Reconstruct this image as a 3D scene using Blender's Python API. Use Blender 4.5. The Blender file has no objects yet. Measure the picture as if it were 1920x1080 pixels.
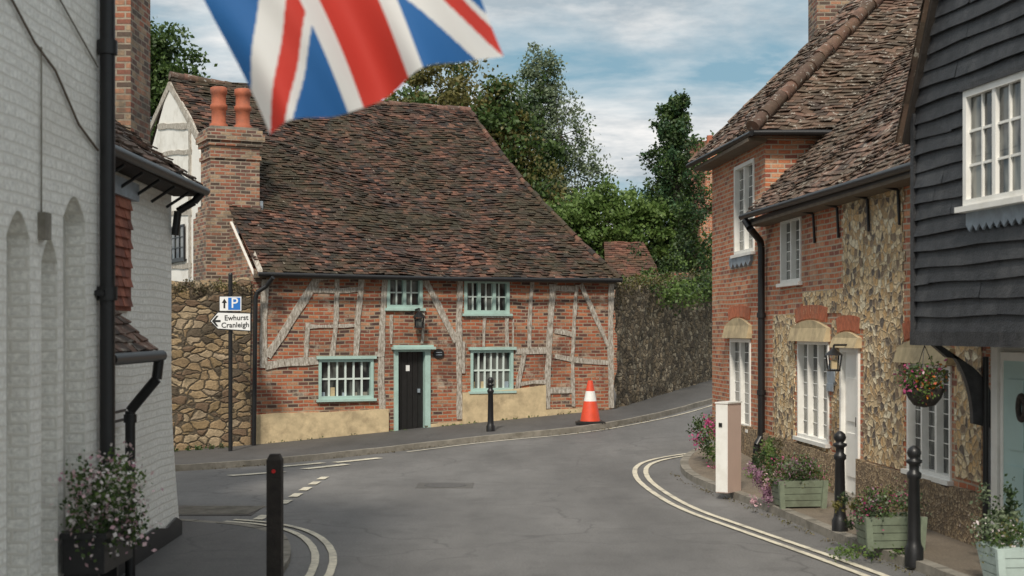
import bpy, math, random
import numpy as np
from mathutils import Vector, Matrix
random.seed(7); rng=np.random.default_rng(7)
F=2667.0; CH=2.2
def W(px,py,Y): return Vector(((px-960)*Y/F, Y, CH-(py-620)*Y/F))
SC=bpy.context.scene
# ---------------------------------------------------------------- materials
class NT:
    def __init__(s,name):
        s.m=bpy.data.materials.new(name); s.m.use_nodes=True
        s.t=s.m.node_tree; s.b=s.t.nodes['Principled BSDF']; s.out=s.t.nodes['Material Output']
    def n(s,t,_in=None,**k):
        x=s.t.nodes.new(t)
        for a,b in k.items(): setattr(x,a,b)
        for a,b in (_in or {}).items():
            if isinstance(b,bpy.types.NodeSocket): s.t.links.new(b,x.inputs[a])
            else: x.inputs[a].default_value=b
        return x
    def l(s,a,b): s.t.links.new(a,b)
    def math(s,op,a,b=0.0):
        return s.n('ShaderNodeMath',{0:a,1:b},operation=op).outputs[0]
    def ramp(s,fac,els,const=False):
        r=s.n('ShaderNodeValToRGB',{0:fac}); cr=r.color_ramp
        cr.interpolation='CONSTANT' if const else 'LINEAR'
        while len(cr.elements)>1: cr.elements.remove(cr.elements[-1])
        cr.elements[0].position=els[0][0]; cr.elements[0].color=c4(els[0][1])
        for p,c in els[1:]:
            e=cr.elements.new(p); e.color=c4(c)
        return r.outputs[0]
    def mix(s,f,a,b,bt='MIX'):
        x=s.n('ShaderNodeMix',data_type='RGBA',blend_type=bt)
        for i,v in ((0,f),(6,a),(7,b)):
            if isinstance(v,bpy.types.NodeSocket): s.l(v,x.inputs[i])
            else: x.inputs[i].default_value=c4(v) if i>0 else v
        return x.outputs[2]
    def noise(s,vec,scale,detail=4,rough=.6):
        return s.n('ShaderNodeTexNoise',{'Vector':vec,'Scale':scale,'Detail':detail,'Roughness':rough}).outputs[0]
    def uv(s): return s.n('ShaderNodeTexCoord').outputs['UV']
    def ob(s): return s.n('ShaderNodeTexCoord').outputs['Object']
    def bump(s,h,st=.5,d=.01):
        b=s.n('ShaderNodeBump',{'Strength':st,'Distance':d,'Height':h}); s.l(b.outputs[0],s.b.inputs['Normal'])
def c4(c):
    if not hasattr(c,'__len__'): c=(c,c,c)
    return (c[0],c[1],c[2],1)
def sc(cols,k): return [tuple(x*k for x in c) for c in cols]
def plain(name,c,rough=.6,var=.15,scale=8,metal=0,bump=.15,dirt=None):
    m=NT(name); v=m.ob(); n=m.noise(v,scale,5)
    lo=[x*(1-var) for x in c]; hi=[min(1,x*(1+var)) for x in c]
    col=m.ramp(n,[(.3,lo),(.7,hi)])
    if dirt:
        n2=m.noise(v,2.2,8,.7); col=m.mix(m.ramp(n2,[(.5,0),(.72,1)]),col,dirt)
    m.l(col,m.b.inputs['Base Color']); m.b.inputs['Roughness'].default_value=rough; m.b.inputs['Metallic'].default_value=metal
    if bump: m.bump(m.noise(v,scale*6,3),bump,.01)
    return m.m
def warp(m,v,scale,amt):
    n=m.n('ShaderNodeTexNoise',{'Vector':v,'Scale':scale,'Detail':2}).outputs['Color']
    a=m.n('ShaderNodeVectorMath',{0:n,1:(.5,.5,.5)},operation='SUBTRACT').outputs[0]
    a=m.n('ShaderNodeVectorMath',{0:a,1:(amt,amt,amt)},operation='MULTIPLY').outputs[0]
    return m.n('ShaderNodeVectorMath',{0:v,1:a},operation='ADD').outputs[0]
def brick(name,cols,mortar,wash=None,washlim=(.55,.75),stain=(.06,.045,.035),bw=.215,bh=.074,ms=.012,wamt=.03,bst=.8,rough=.85,stainlim=(.5,.8),washscale=2.2,stk=.6,low=None):
    m=NT(name); v=warp(m,m.uv(),1.3,wamt)
    sx=m.n('ShaderNodeSeparateXYZ',{0:v})
    b=m.n('ShaderNodeTexBrick',{'Vector':v,'Scale':1.0,'Mortar Size':ms,'Mortar Smooth':.25,'Brick Width':bw,'Row Height':bh})
    row=m.math('FLOOR',m.math('DIVIDE',sx.outputs[1],bh))
    par=m.math('FLOORED_MODULO',row,2.0)
    off=m.math('MULTIPLY',m.math('SUBTRACT',1.0,par),bw*.5)
    col=m.math('FLOOR',m.math('DIVIDE',m.math('ADD',sx.outputs[0],off),bw))
    cv=m.n('ShaderNodeCombineXYZ',{0:col,1:row})
    wn=m.n('ShaderNodeTexWhiteNoise',{'Vector':cv.outputs[0]},noise_dimensions='2D').outputs['Value']
    k=len(cols); c=m.ramp(wn,[(i/k,x) for i,x in enumerate(cols)],True)
    nf=m.noise(v,28,5,.7); c=m.mix(.6,c,m.ramp(nf,[(.25,.45),(.75,1.5)]),'MULTIPLY')
    n1=m.noise(m.uv(),.9,6,.65)
    c=m.mix(b.outputs['Fac'],c,mortar)
    c=m.mix(m.math('MULTIPLY',m.ramp(n1,[(stainlim[0],0),(stainlim[1],1)]),stk),c,stain)
    if wash:
        n2=m.noise(m.n('ShaderNodeVectorMath',{0:m.uv(),1:(5,3,1)},operation='ADD').outputs[0],washscale,10,.78)
        c=m.mix(m.math('MULTIPLY',m.ramp(n2,[(washlim[0],0),(washlim[1],1)]),.85),c,wash)
    if low:
        hz=m.n('ShaderNodeSeparateXYZ',{0:m.uv()}).outputs[1]
        e=m.math('ADD',hz,m.math('MULTIPLY',m.noise(m.uv(),3,6,.7),.9))
        c=m.mix(m.math('MULTIPLY',m.ramp(e,[(low-.1 if low>.1 else 0,1),(min(1,low+.35),0)]),.6),c,stain)
    m.l(c,m.b.inputs['Base Color']); m.b.inputs['Roughness'].default_value=rough
    h=m.math('ADD',m.math('MULTIPLY',m.math('SUBTRACT',1.0,b.outputs['Fac']),1.0),m.math('MULTIPLY',nf,.5))
    m.bump(h,bst,.012)
    return m.m
def stone(name,cols,mortar,scale=9,stretch=1.0,edge=.06,moss=None,bst=1,warpa=.05,stain=(.07,.055,.04),bd=.04,stk=.6):
    m=NT(name); v=warp(m,m.uv(),3,warpa); v=warp(m,v,11,warpa*.5)
    v=m.n('ShaderNodeVectorMath',{0:v,1:(1.0,stretch,1)},operation='MULTIPLY').outputs[0]
    v1=m.n('ShaderNodeTexVoronoi',{'Vector':v,'Scale':scale,'Randomness':1.0})
    v2=m.n('ShaderNodeTexVoronoi',{'Vector':v,'Scale':scale,'Randomness':1.0},feature='DISTANCE_TO_EDGE')
    r=m.n('ShaderNodeSeparateXYZ',{0:v1.outputs['Color']}).outputs[0]
    k=len(cols); c=m.ramp(r,[(i/k,x) for i,x in enumerate(cols)],True)
    nf=m.noise(v,25,5,.7); c=m.mix(.8,c,m.ramp(nf,[(.25,.45),(.75,1.55)]),'MULTIPLY')
    mk=m.ramp(v2.outputs['Distance'],[(edge*.4,1),(edge,0)])
    c=m.mix(mk,c,m.mix(nf,[x*.5 for x in mortar],mortar))
    n1=m.noise(m.uv(),.8,6,.65)
    c=m.mix(m.math('MULTIPLY',m.ramp(n1,[(.5,0),(.75,1)]),stk),c,stain)
    if moss:
        n2=m.noise(m.uv(),2.5,8,.75); c=m.mix(m.math('MULTIPLY',m.ramp(n2,[(.48,0),(.68,1)]),.65),c,moss)
    m.l(c,m.b.inputs['Base Color']); m.b.inputs['Roughness'].default_value=.9
    h=m.math('ADD',m.math('MULTIPLY',m.ramp(v2.outputs['Distance'],[(0,0),(edge*2.2,1)]),1.0),m.math('MULTIPLY',nf,.6))
    m.bump(h,bst,bd)
    return m.m
def tile(name,cols,moss=(.05,.05,.02),mossf=.5,lichen=(.38,.36,.32),lich=.66,ls=10):
    m=NT(name); g=m.n('ShaderNodeNewGeometry'); v=m.ob()
    k=len(cols); c=m.ramp(g.outputs['Random Per Island'],[(i/k,x) for i,x in enumerate(cols)],True)
    nf=m.noise(v,14,5,.7); c=m.mix(.7,c,m.ramp(nf,[(.25,.5),(.75,1.5)]),'MULTIPLY')
    n2=m.noise(v,.7,8,.78); c=m.mix(m.math('MULTIPLY',m.ramp(n2,[(.44,0),(.58,1)]),mossf),c,moss)
    n4=m.noise(v,3.1,6,.75); c=m.mix(m.math('MULTIPLY',m.ramp(n4,[(.5,0),(.64,1)]),.6),c,[x*.35 for x in cols[0]])
    n3=m.noise(v,ls,6,.75); c=m.mix(m.math('MULTIPLY',m.ramp(n3,[(lich,0),(lich+.05,1)]),.8),c,lichen)
    m.l(c,m.b.inputs['Base Color']); m.b.inputs['Roughness'].default_value=.85
    m.bump(nf,.5,.01)
    return m.m
def leafm(name,c1,c2,tr=.25):
    m=NT(name); g=m.n('ShaderNodeNewGeometry')
    c=m.ramp(g.outputs['Random Per Island'],[(0,c1),(1,c2)])
    m.l(c,m.b.inputs['Base Color']); m.b.inputs['Roughness'].default_value=.55
    t=m.n('ShaderNodeBsdfTranslucent',{0:c}); x=m.n('ShaderNodeMixShader',{0:tr,1:m.b.outputs[0],2:t.outputs[0]})
    m.l(x.outputs[0],m.out.inputs[0]); return m.m
def glassm(name,c1,c2,sc=1.6,th=(.45,.55)):
    m=NT(name); v=m.n('ShaderNodeVectorMath',{0:m.uv(),1:(2.2,.7,1)},operation='MULTIPLY').outputs[0]
    n=m.noise(v,sc,2)
    m.l(m.ramp(n,[(th[0],c1),(th[1],c2)]),m.b.inputs['Base Color']); m.b.inputs['Roughness'].default_value=.06
    m.bump(m.noise(m.uv(),6,1),.10,.02)
    return m.m
RB=[(.35,.095,.045),(.44,.135,.06),(.25,.070,.04),(.49,.18,.085),(.15,.06,.045),(.38,.11,.052),(.085,.045,.038),(.44,.22,.125),(.30,.082,.043)]
M={}
M['brickA']=brick('old_red_brick',RB,(.35,.285,.205),wash=(.53,.45,.35),washlim=(.54,.68),stain=(.075,.038,.028),washscale=1.9,wamt=.07,stk=.75,stainlim=(.46,.72))
M['brickC']=brick('cottage_brick',[(.47,.145,.062),(.53,.19,.09),(.42,.11,.052),(.56,.26,.14),(.27,.09,.06),(.50,.16,.075),(.45,.21,.12)],(.46,.38,.28),wash=(.58,.47,.34),washlim=(.56,.74),wamt=.05,stain=(.14,.075,.05))
M['brickH']=brick('chimney_brick',[(.34,.125,.07),(.25,.09,.06),(.42,.21,.125),(.14,.075,.06),(.40,.28,.18),(.10,.065,.05)],(.36,.30,.23),wash=(.10,.085,.065),washlim=(.46,.66),washscale=1.6)
M['brickW']=brick('white_painted_brick',[(.85,.84,.79),(.82,.81,.76),(.86,.85,.80),(.83,.82,.77)],(.76,.74,.68),stain=(.54,.49,.41),stainlim=(.52,.95),wamt=.06,bst=.7,rough=.55,ms=.010,low=.25)
M['flint']=stone('flint_rubble',[(.64,.46,.25),(.74,.59,.37),(.44,.30,.16),(.76,.66,.47),(.25,.18,.12),(.60,.39,.19),(.14,.115,.095),(.66,.50,.30)],(.58,.46,.31),scale=10,edge=.075,stretch=1.2,bst=.7,bd=.022,stain=(.30,.21,.12),stk=.35,warpa=.07)
M['rubble']=stone('rubble_stone',sc([(.42,.30,.17),(.33,.23,.12),(.46,.35,.22),(.20,.13,.08),(.36,.25,.14),(.12,.09,.06),(.43,.33,.22)],.86),(.12,.095,.065),scale=4.0,edge=.06,stretch=1.8,moss=(.075,.062,.038),warpa=.12,bst=.85,bd=.045)
M['darkstone']=stone('dark_flint_wall',[(.24,.18,.11),(.16,.12,.075),(.32,.25,.16),(.10,.075,.05),(.21,.155,.095),(.40,.33,.23)],(.13,.105,.07),scale=6.5,edge=.07,stretch=1.5,moss=(.065,.052,.027),warpa=.12,bst=.9)
M['pebble']=stone('rough_pebbledash',[(.40,.29,.17),(.31,.22,.135),(.47,.36,.23),(.18,.13,.085)],(.25,.185,.12),scale=26,edge=.1,bst=.7,bd=.02)
M['tileA']=tile('clay_tile_dark',sc([(.085,.048,.034),(.13,.065,.045),(.055,.036,.03),(.17,.075,.05),(.10,.052,.04),(.035,.028,.026),(.26,.12,.08),(.09,.06,.045)],.70),moss=(.040,.034,.016),mossf=.8,lich=.62,ls=12,lichen=(.38,.33,.27))
M['tileC']=tile('clay_tile_cottage',sc([(.14,.085,.06),(.19,.11,.08),(.10,.065,.05),(.25,.15,.11),(.07,.05,.042),(.17,.12,.09)],.85),moss=(.09,.072,.045),mossf=.5,lich=.57,ls=9,lichen=(.45,.42,.36))
M['tileR']=tile('clay_tile_red',[(.32,.10,.06),(.25,.08,.05),(.37,.13,.08),(.2,.07,.05)],mossf=.1,lich=.8)
M['tileB']=tile('clay_tile_brown_red',[(.15,.06,.04),(.11,.048,.035),(.19,.08,.055),(.085,.042,.032)],mossf=.5,lich=.66)
M['ridge']=tile('ridge_tile',[(.15,.075,.052),(.10,.06,.045),(.18,.095,.07)],mossf=.4,lich=.58)
M['render']=plain('tan_render',(.58,.46,.28),.85,.18,5,dirt=(.30,.23,.14))
M['hood']=plain('sandstone_hood',(.50,.40,.24),.85,.18,9,dirt=(.26,.20,.13))
M['white']=plain('white_paint',(.83,.82,.78),.45,.04,6,bump=.05,dirt=(.70,.68,.62))
M['wrender']=plain('white_render',(.80,.78,.73),.8,.05,3,dirt=(.62,.59,.53))
M['niche']=plain('niche_render',(.55,.54,.50),.8,.08,3,dirt=(.42,.40,.36))
M['green']=plain('pale_green_paint',(.40,.56,.51),.5,.08,6,bump=.05,dirt=(.30,.40,.36))
M['greenbar']=plain('pale_green_glazing',(.64,.72,.68),.5,.05,6,bump=.05)
M['door']=plain('black_door',(.016,.016,.016),.4,.2,10)
M['black']=plain('black_iron',(.012,.012,.013),.4,.25,12,bump=.1)
M['blackw']=plain('black_weatherboard',(.024,.025,.028),.5,.5,9,bump=.8,dirt=(.07,.07,.072))
M['bluedoor']=plain('pale_blue_door',(.42,.58,.56),.45,.04,4)
M['lead']=plain('lead',(.28,.33,.38),.5,.18,8,dirt=(.16,.18,.20))
M['pot']=plain('terracotta',(.38,.11,.055),.75,.2,7,dirt=(.15,.07,.05))
M['planter']=plain('sage_planter',(.19,.225,.16),.6,.2,8,dirt=(.11,.12,.085))
M['planterb']=plain('pale_planter',(.45,.55,.52),.6,.1,8)
M['wicker']=plain('wicker',(.05,.04,.035),.8,.5,40,bump=.6)
M['bark']=plain('bark',(.09,.07,.05),.9,.3,6,bump=.6)
M['darkwood']=plain('weathered_post',(.030,.024,.020),.8,.4,10,bump=.5)
M['soffit']=plain('brown_soffit',(.13,.10,.07),.8,.2,6)
M['archb']=plain('rubbed_brick',(.42,.13,.065),.85,.3,14,dirt=(.34,.17,.11))
M['red']=plain('red_reflector',(.6,.02,.02),.3,.02)
M['cone_o']=plain('cone_orange',(.72,.075,.03),.5,.08,5,dirt=(.5,.07,.035))
M['cone_w']=plain('cone_white',(.78,.77,.74),.5,.06,5)
M['pinkish']=plain('faded_pink_board',(.60,.45,.385),.6,.06,2)
M['blue']=plain('sign_blue',(.02,.17,.55),.4,.03,bump=0)
M['signw']=plain('sign_white',(.82,.82,.81),.4,.02,bump=0)
M['signk']=plain('sign_black',(.012,.012,.012),.5,.02,bump=0)
M['line']=plain('road_paint',(.64,.59,.47),.7,.2,18,dirt=(.28,.26,.22))
M['kerb']=plain('kerb_stone',(.24,.22,.185),.85,.22,9,dirt=(.12,.11,.085))
M['glass']=glassm('leaded_glass',(.02,.022,.024),(.13,.14,.13))
M['glass2']=glassm('curtained_glass',(.035,.037,.036),(.25,.25,.225),2.2,(.42,.62))
m=NT('weathered_oak'); v=m.n('ShaderNodeVectorMath',{0:m.uv(),1:(6,1.5,1)},operation='MULTIPLY').outputs[0]
n=m.noise(v,5,8,.78); m.l(m.ramp(n,[(.34,(.10,.08,.06)),(.47,(.34,.30,.25)),(.60,(.60,.57,.51))]),m.b.inputs['Base Color']); m.b.inputs['Roughness'].default_value=.9; m.bump(n,.7,.02); M['oak']=m.m
def asphalt(name,base,spk=.35):
    m=NT(name); v=m.ob()
    vs_=m.n('ShaderNodeVectorMath',{0:v,1:(1,.35,1)},operation='MULTIPLY').outputs[0]
    n=m.noise(vs_,.5,7,.65); n2=m.noise(v,45,3,.7); n3=m.noise(v,1.7,8,.75)
    c=m.ramp(n,[(.3,[x*.62 for x in base]),(.7,[x*1.32 for x in base])])
    c=m.mix(spk,c,m.ramp(n2,[(.3,.3),(.7,1.8)]),'MULTIPLY')
    c=m.mix(m.math('MULTIPLY',m.ramp(n3,[(.50,0),(.70,1)]),.5),c,[x*.5 for x in base])
    vo=m.n('ShaderNodeTexVoronoi',{'Vector':warp(m,v,1.2,.8),'Scale':.33},feature='DISTANCE_TO_EDGE')
    c=m.mix(m.math('MULTIPLY',m.ramp(vo.outputs['Distance'],[(.0,1),(.008,0)]),m.math('MULTIPLY',m.ramp(n,[(.42,0),(.5,1)]),.5)),c,[x*.35 for x in base])
    m.l(c,m.b.inputs['Base Color']); m.b.inputs['Roughness'].default_value=.72
    m.bump(n2,.6,.008); return m.m
M['road']=asphalt('road_asphalt',(.142,.138,.134))
M['pave']=asphalt('pavement_asphalt',(.085,.082,.080))
M['paveR']=asphalt('pavement_gravelly',(.165,.135,.102),.55)
M['patch']=asphalt('cover_surround',(.10,.096,.09))
M['earth']=plain('earth_grass',(.09,.10,.045),.9,.4,2)
# ---------------------------------------------------------------- mesh builder
def G(name):
    e=bpy.data.objects.new(name,None); SC.collection.objects.link(e); return e
class MB:
    def __init__(s): s.v=[];s.f=[];s.mi=[];s.mats=[];s.sm=[]
    def m(s,k):
        if k not in s.mats: s.mats.append(k)
        return s.mats.index(k)
    def raw(s,vs,fs,k,sm=False):
        n=len(s.v); s.v+=[tuple(p) for p in vs]; i=s.m(k)
        for f in fs: s.f.append([n+a for a in f]); s.mi.append(i); s.sm.append(sm)
    def face(s,pts,k): s.raw(pts,[list(range(len(pts)))],k)
    def hexa(s,p,k): s.raw(p,[[0,3,2,1],[4,5,6,7],[0,1,5,4],[1,2,6,5],[2,3,7,6],[3,0,4,7]],k)
    def box(s,x0,x1,y0,y1,z0,z1,k):
        s.hexa([(x0,y0,z0),(x1,y0,z0),(x1,y1,z0),(x0,y1,z0),(x0,y0,z1),(x1,y0,z1),(x1,y1,z1),(x0,y1,z1)],k)
    def cyl(s,a,b,r0,r1,k,n=12,cap=True):
        a=Vector(a);b=Vector(b);d=(b-a).normalized(); q=d.to_track_quat('Z','Y')
        vs=[]
        for p,r in ((a,r0),(b,r1)):
            for i in range(n):
                t=2*math.pi*i/n; vs.append(p+q@Vector((r*math.cos(t),r*math.sin(t),0)))
        s.raw(vs,[[i,(i+1)%n,n+(i+1)%n,n+i] for i in range(n)],k,True)
        if cap: s.face(vs[:n],k); s.face(vs[n:],k)
    def pipe(s,pts,r,k,n=10):
        for a,b in zip(pts,pts[1:]): s.cyl(a,b,r,r,k,n)
    def lathe(s,c,prof,k,n=20,sq=None):
        c=Vector(c); vs=[]
        for r,z in prof:
            for i in range(n):
                t=2*math.pi*i/n; vs.append(c+Vector((r*math.cos(t),r*math.sin(t),z)))
        fs=[]
        for j in range(len(prof)-1):
            for i in range(n): fs.append([j*n+i,j*n+(i+1)%n,(j+1)*n+(i+1)%n,(j+1)*n+i])
        s.raw(vs,fs,k,True)
        s.face(vs[-n:],k)
    def done(s,name,parent=None,uv=True,tan=None):
        me=bpy.data.meshes.new(name); me.from_pydata(s.v,[],s.f)
        for k in s.mats: me.materials.append(M[k])
        me.polygons.foreach_set('material_index',s.mi); me.polygons.foreach_set('use_smooth',s.sm)
        if uv:
            ul=me.uv_layers.new(name='UVMap'); dat=np.zeros(len(me.loops)*2)
            for p in me.polygons:
                nx,ny,nz=p.normal
                if abs(nz)>.85 and not tan: 
                    for li in p.loop_indices:
                        q=me.vertices[me.loops[li].vertex_index].co; dat[2*li]=q.x; dat[2*li+1]=q.y
                else:
                    if tan: tx,ty=tan
                    else:
                        L=math.hypot(nx,ny); tx,ty=-ny/L,nx/L
                        if abs(tx)>abs(ty):
                            if tx<0: tx,ty=-tx,-ty
                        elif ty<0: tx,ty=-tx,-ty
                    for li in p.loop_indices:
                        q=me.vertices[me.loops[li].vertex_index].co; dat[2*li]=q.x*tx+q.y*ty; dat[2*li+1]=q.z
            ul.data.foreach_set('uv',dat)
        me.update()
        o=bpy.data.objects.new(name,me); SC.collection.objects.link(o)
        if parent: o.parent=parent
        return o
class Fac:
    def __init__(s,p0,p1,flip=False):
        s.p=Vector(p0); d=Vector(p1)-s.p; s.L=d.length; s.u=d/s.L
        n=Vector((-s.u.y,s.u.x))
        if n.dot(-s.p)<0: n=-n
        s.n=-n if flip else n
    def P(s,a,z,d=0): q=s.p+s.u*a+s.n*d; return Vector((q.x,q.y,z))
    def at(s,px,py=620,d=0):
        k=(px-960)/F; p=s.p+s.n*d
        Y=p.dot(s.n)/(k*s.n.x+s.n.y)
        a=(Vector((k*Y,Y))-p).dot(s.u); return a,CH-(py-620)*Y/F
    def rect(s,x0,y0,x1,y1,d=0):
        xm=(x0+x1)/2; a=sorted((s.at(x0,0,d)[0],s.at(x1,0,d)[0]))
        return a[0],a[1],s.at(xm,y1,d)[1],s.at(xm,y0,d)[1]
    def box(s,mb,a0,a1,z0,z1,d0,d1,k):
        P=s.P; mb.hexa([P(a0,z0,d1),P(a1,z0,d1),P(a1,z0,d0),P(a0,z0,d0),P(a0,z1,d1),P(a1,z1,d1),P(a1,z1,d0),P(a0,z1,d0)],k)
    def poly(s,mb,pts,d0,d1,k):
        n=len(pts); vs=[s.P(a,z,d1) for a,z in pts]+[s.P(a,z,d0) for a,z in pts]
        mb.face(vs[:n],k)
        for i in range(n): j=(i+1)%n; mb.face([vs[i],vs[j],vs[n+j],vs[n+i]],k)
    def wall(s,mb,a0,a1,z0,z1,holes,dep,k,kr=None):
        A=sorted({a0,a1,*[h[0] for h in holes],*[h[1] for h in holes]}); Z=sorted({z0,z1,*[h[2] for h in holes],*[h[3] for h in holes]})
        A=[a for a in A if a0<=a<=a1]; Z=[z for z in Z if z0<=z<=z1]
        for i in range(len(A)-1):
            for j in range(len(Z)-1):
                am=(A[i]+A[i+1])/2; zm=(Z[j]+Z[j+1])/2
                if any(h[0]<am<h[1] and h[2]<zm<h[3] for h in holes): continue
                mb.face([s.P(A[i],Z[j]),s.P(A[i+1],Z[j]),s.P(A[i+1],Z[j+1]),s.P(A[i],Z[j+1])],k)
        for h in holes:
            c=[(h[0],h[2]),(h[1],h[2]),(h[1],h[3]),(h[0],h[3])]
            for q in range(4):
                x,y=c[q],c[(q+1)%4]; mb.face([s.P(*x),s.P(*y),s.P(*y,-dep),s.P(*x,-dep)],kr or k)
    def window(s,mb,h,nx,ny,fk,bk,gk='glass',fw=.06,bw=.025,rec=.07,proud=.02,cas=1,sill=True,grows=None):
        a0,a1,z0,z1=h
        mb.face([s.P(a0,z0,-rec),s.P(a1,z0,-rec),s.P(a1,z1,-rec),s.P(a0,z1,-rec)],gk)
        s.box(mb,a0,a0+fw,z0,z1,-rec,proud,fk); s.box(mb,a1-fw,a1,z0,z1,-rec,proud,fk)
        s.box(mb,a0+fw,a1-fw,z0,z0+fw,-rec,proud,fk); s.box(mb,a0+fw,a1-fw,z1-fw,z1,-rec,proud,fk)
        for c in range(1,cas):
            a=a0+(a1-a0)*c/cas; s.box(mb,a-fw*.5,a+fw*.5,z0+fw,z1-fw,-rec,proud-.012,fk)
        for i in range(1,nx):
            a=a0+fw+(a1-a0-2*fw)*i/nx; s.box(mb,a-bw/2,a+bw/2,z0+fw,z1-fw,-rec,-rec+max(.008,bw),bk)
        for j in range(1,ny):
            z=z0+fw+(z1-z0-2*fw)*j/ny; s.box(mb,a0+fw,a1-fw,z-bw/2,z+bw/2,-rec,-rec+max(.006,bw*.85),bk)
        if sill: s.box(mb,a0-.05,a1+.05,z0-.05,z0,-.01,.07,fk)
    def beam(s,mb,x0,y0,x1,y1,w,k='oak',d0=-.02,d1=.025,wob=.015):
        A=Vector(s.at(x0,y0)); B=Vector(s.at(x1,y1)); L=(B-A).length; n=max(2,int(L/.25)); t=(B-A)/L; q=Vector((-t.y,t.x))
        ls=[];rs=[]; bow=random.uniform(-.035,.035)*L
        for i in range(n+1):
            c=A+(B-A)*i/n+q*bow*math.sin(math.pi*i/n)*.6; ls.append(c+q*(w/2+random.uniform(-wob,wob))); rs.append(c-q*(w/2+random.uniform(-wob,wob)))
        dd=d1+random.uniform(-.006,.006)
        for i in range(n):
            vs=[s.P(*p,dd) for p in (ls[i],ls[i+1],rs[i+1],rs[i])]; mb.face(vs,k)
            for u,v in ((ls[i],ls[i+1]),(rs[i],rs[i+1])): mb.face([s.P(*u,dd),s.P(*v,dd),s.P(*v,d0),s.P(*u,d0)],k)
        for u,v in ((ls[0],rs[0]),(ls[-1],rs[-1])): mb.face([s.P(*u,dd),s.P(*v,dd),s.P(*v,d0),s.P(*u,d0)],k)
def polyat(pts,t):
    z0=pts[0][2]; z1=pts[-1][2]; z=z0+(z1-z0)*t
    for a,b in zip(pts,pts[1:]):
        if z<=b[2]+1e-9:
            return Vector(a).lerp(Vector(b),(z-a[2])/(b[2]-a[2]))
    return Vector(pts[-1])
def roof(mb,LE,RE,k,gauge=.10,tw=.17,sag=.0,jit=.012,under=True,wav=.03):
    LE=[Vector(p) for p in LE]; RE=[Vector(p) for p in RE]
    L=sum((b-a).length for a,b in zip(LE,LE[1:])); Lr=sum((b-a).length for a,b in zip(RE,RE[1:]))
    n=int(min(L,Lr)/gauge)
    a=polyat(LE,0);b=polyat(RE,0);c=polyat(LE,.3); N=(b-a).cross(c-a).normalized()
    if N.z<0: N=-N
    def S(u,t):
        p=polyat(LE,t).lerp(polyat(RE,t),u)
        w=-sag*math.sin(math.pi*u)*math.sin(math.pi*min(1,t*1.0))+wav*(math.sin(u*9+t*5)*math.sin(t*7+u*3)+.5*math.sin(u*21+t*3))*math.sin(math.pi*u)
        return p+N*w
    for j in range(n):
        t0=j/n; t1=min(1,(j+1.25)/n)
        A=polyat(LE,t0);B=polyat(RE,t0); wd=(B-A).length
        c=max(1,int(wd/tw)); off=.5/c if j%2 else 0
        for i in range(-1,c+1):
            u0=i/c+off; u1=u0+.965/c
            if u1<=0.002 or u0>=.998: continue
            u0=max(0,u0);u1=min(1,u1)
            h=.028+random.uniform(-jit,jit)*.8; h2=h+random.uniform(-jit,jit)*.6; dz=random.uniform(-.010,.010)/max(L,1)
            p0=S(u0,t0+dz);p1=S(u1,t0+dz);p2=S(u1,t1);p3=S(u0,t1)
            if random.random()<.05: h+=.022
            vs=[p0+N*h,p1+N*h2,p2+N*.006,p3+N*.006,p0+N*(h-.018),p1+N*(h2-.018)]
            mb.raw(vs,[[0,1,2,3],[4,5,1,0],[0,3,4],[1,5,2]],k)
    if under:
        for j in range(12):
            for i in range(8):
                mb.face([S(i/8,j/12)-N*.03,S((i+1)/8,j/12)-N*.03,S((i+1)/8,(j+1)/12)-N*.03,S(i/8,(j+1)/12)-N*.03],k)
def ridge(mb,pts,k='ridge',r=.11,step=.32):
    for a,b in zip(pts,pts[1:]):
        a=Vector(a);b=Vector(b);L=(b-a).length;n=max(1,int(L/step));d=(b-a)/n
        for i in range(n):
            p=a+d*i+Vector((random.uniform(-.012,.012),0,random.uniform(-.02,.02))); mb.cyl(p,p+d*1.04,r*1.06,r*.92,k,10)
def g(x,y):
    t=max(0,min(1,(y-20)/9)); w=t*t*(3-2*t)
    xx=max(-8,min(9,x)); yy=min(y,45)
    return w*(.06*xx+.02*(yy-20))
def resample(line,N):
    P=[Vector(p) for p in line]; d=[0]
    for a,b in zip(P,P[1:]): d.append(d[-1]+(b-a).length)
    out=[]
    for i in range(N+1):
        t=d[-1]*i/N
        for j in range(len(P)-1):
            if t<=d[j+1]+1e-9: out.append(P[j].lerp(P[j+1],(t-d[j])/(d[j+1]-d[j]))); break
    return out
def smooth(line,it=2):
    P=[Vector(p) for p in line]
    for _ in range(it):
        Q=[P[0]]
        for a,b in zip(P,P[1:]): Q+= [a.lerp(b,.25),a.lerp(b,.75)]
        Q.append(P[-1]); P=Q
    return P
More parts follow.
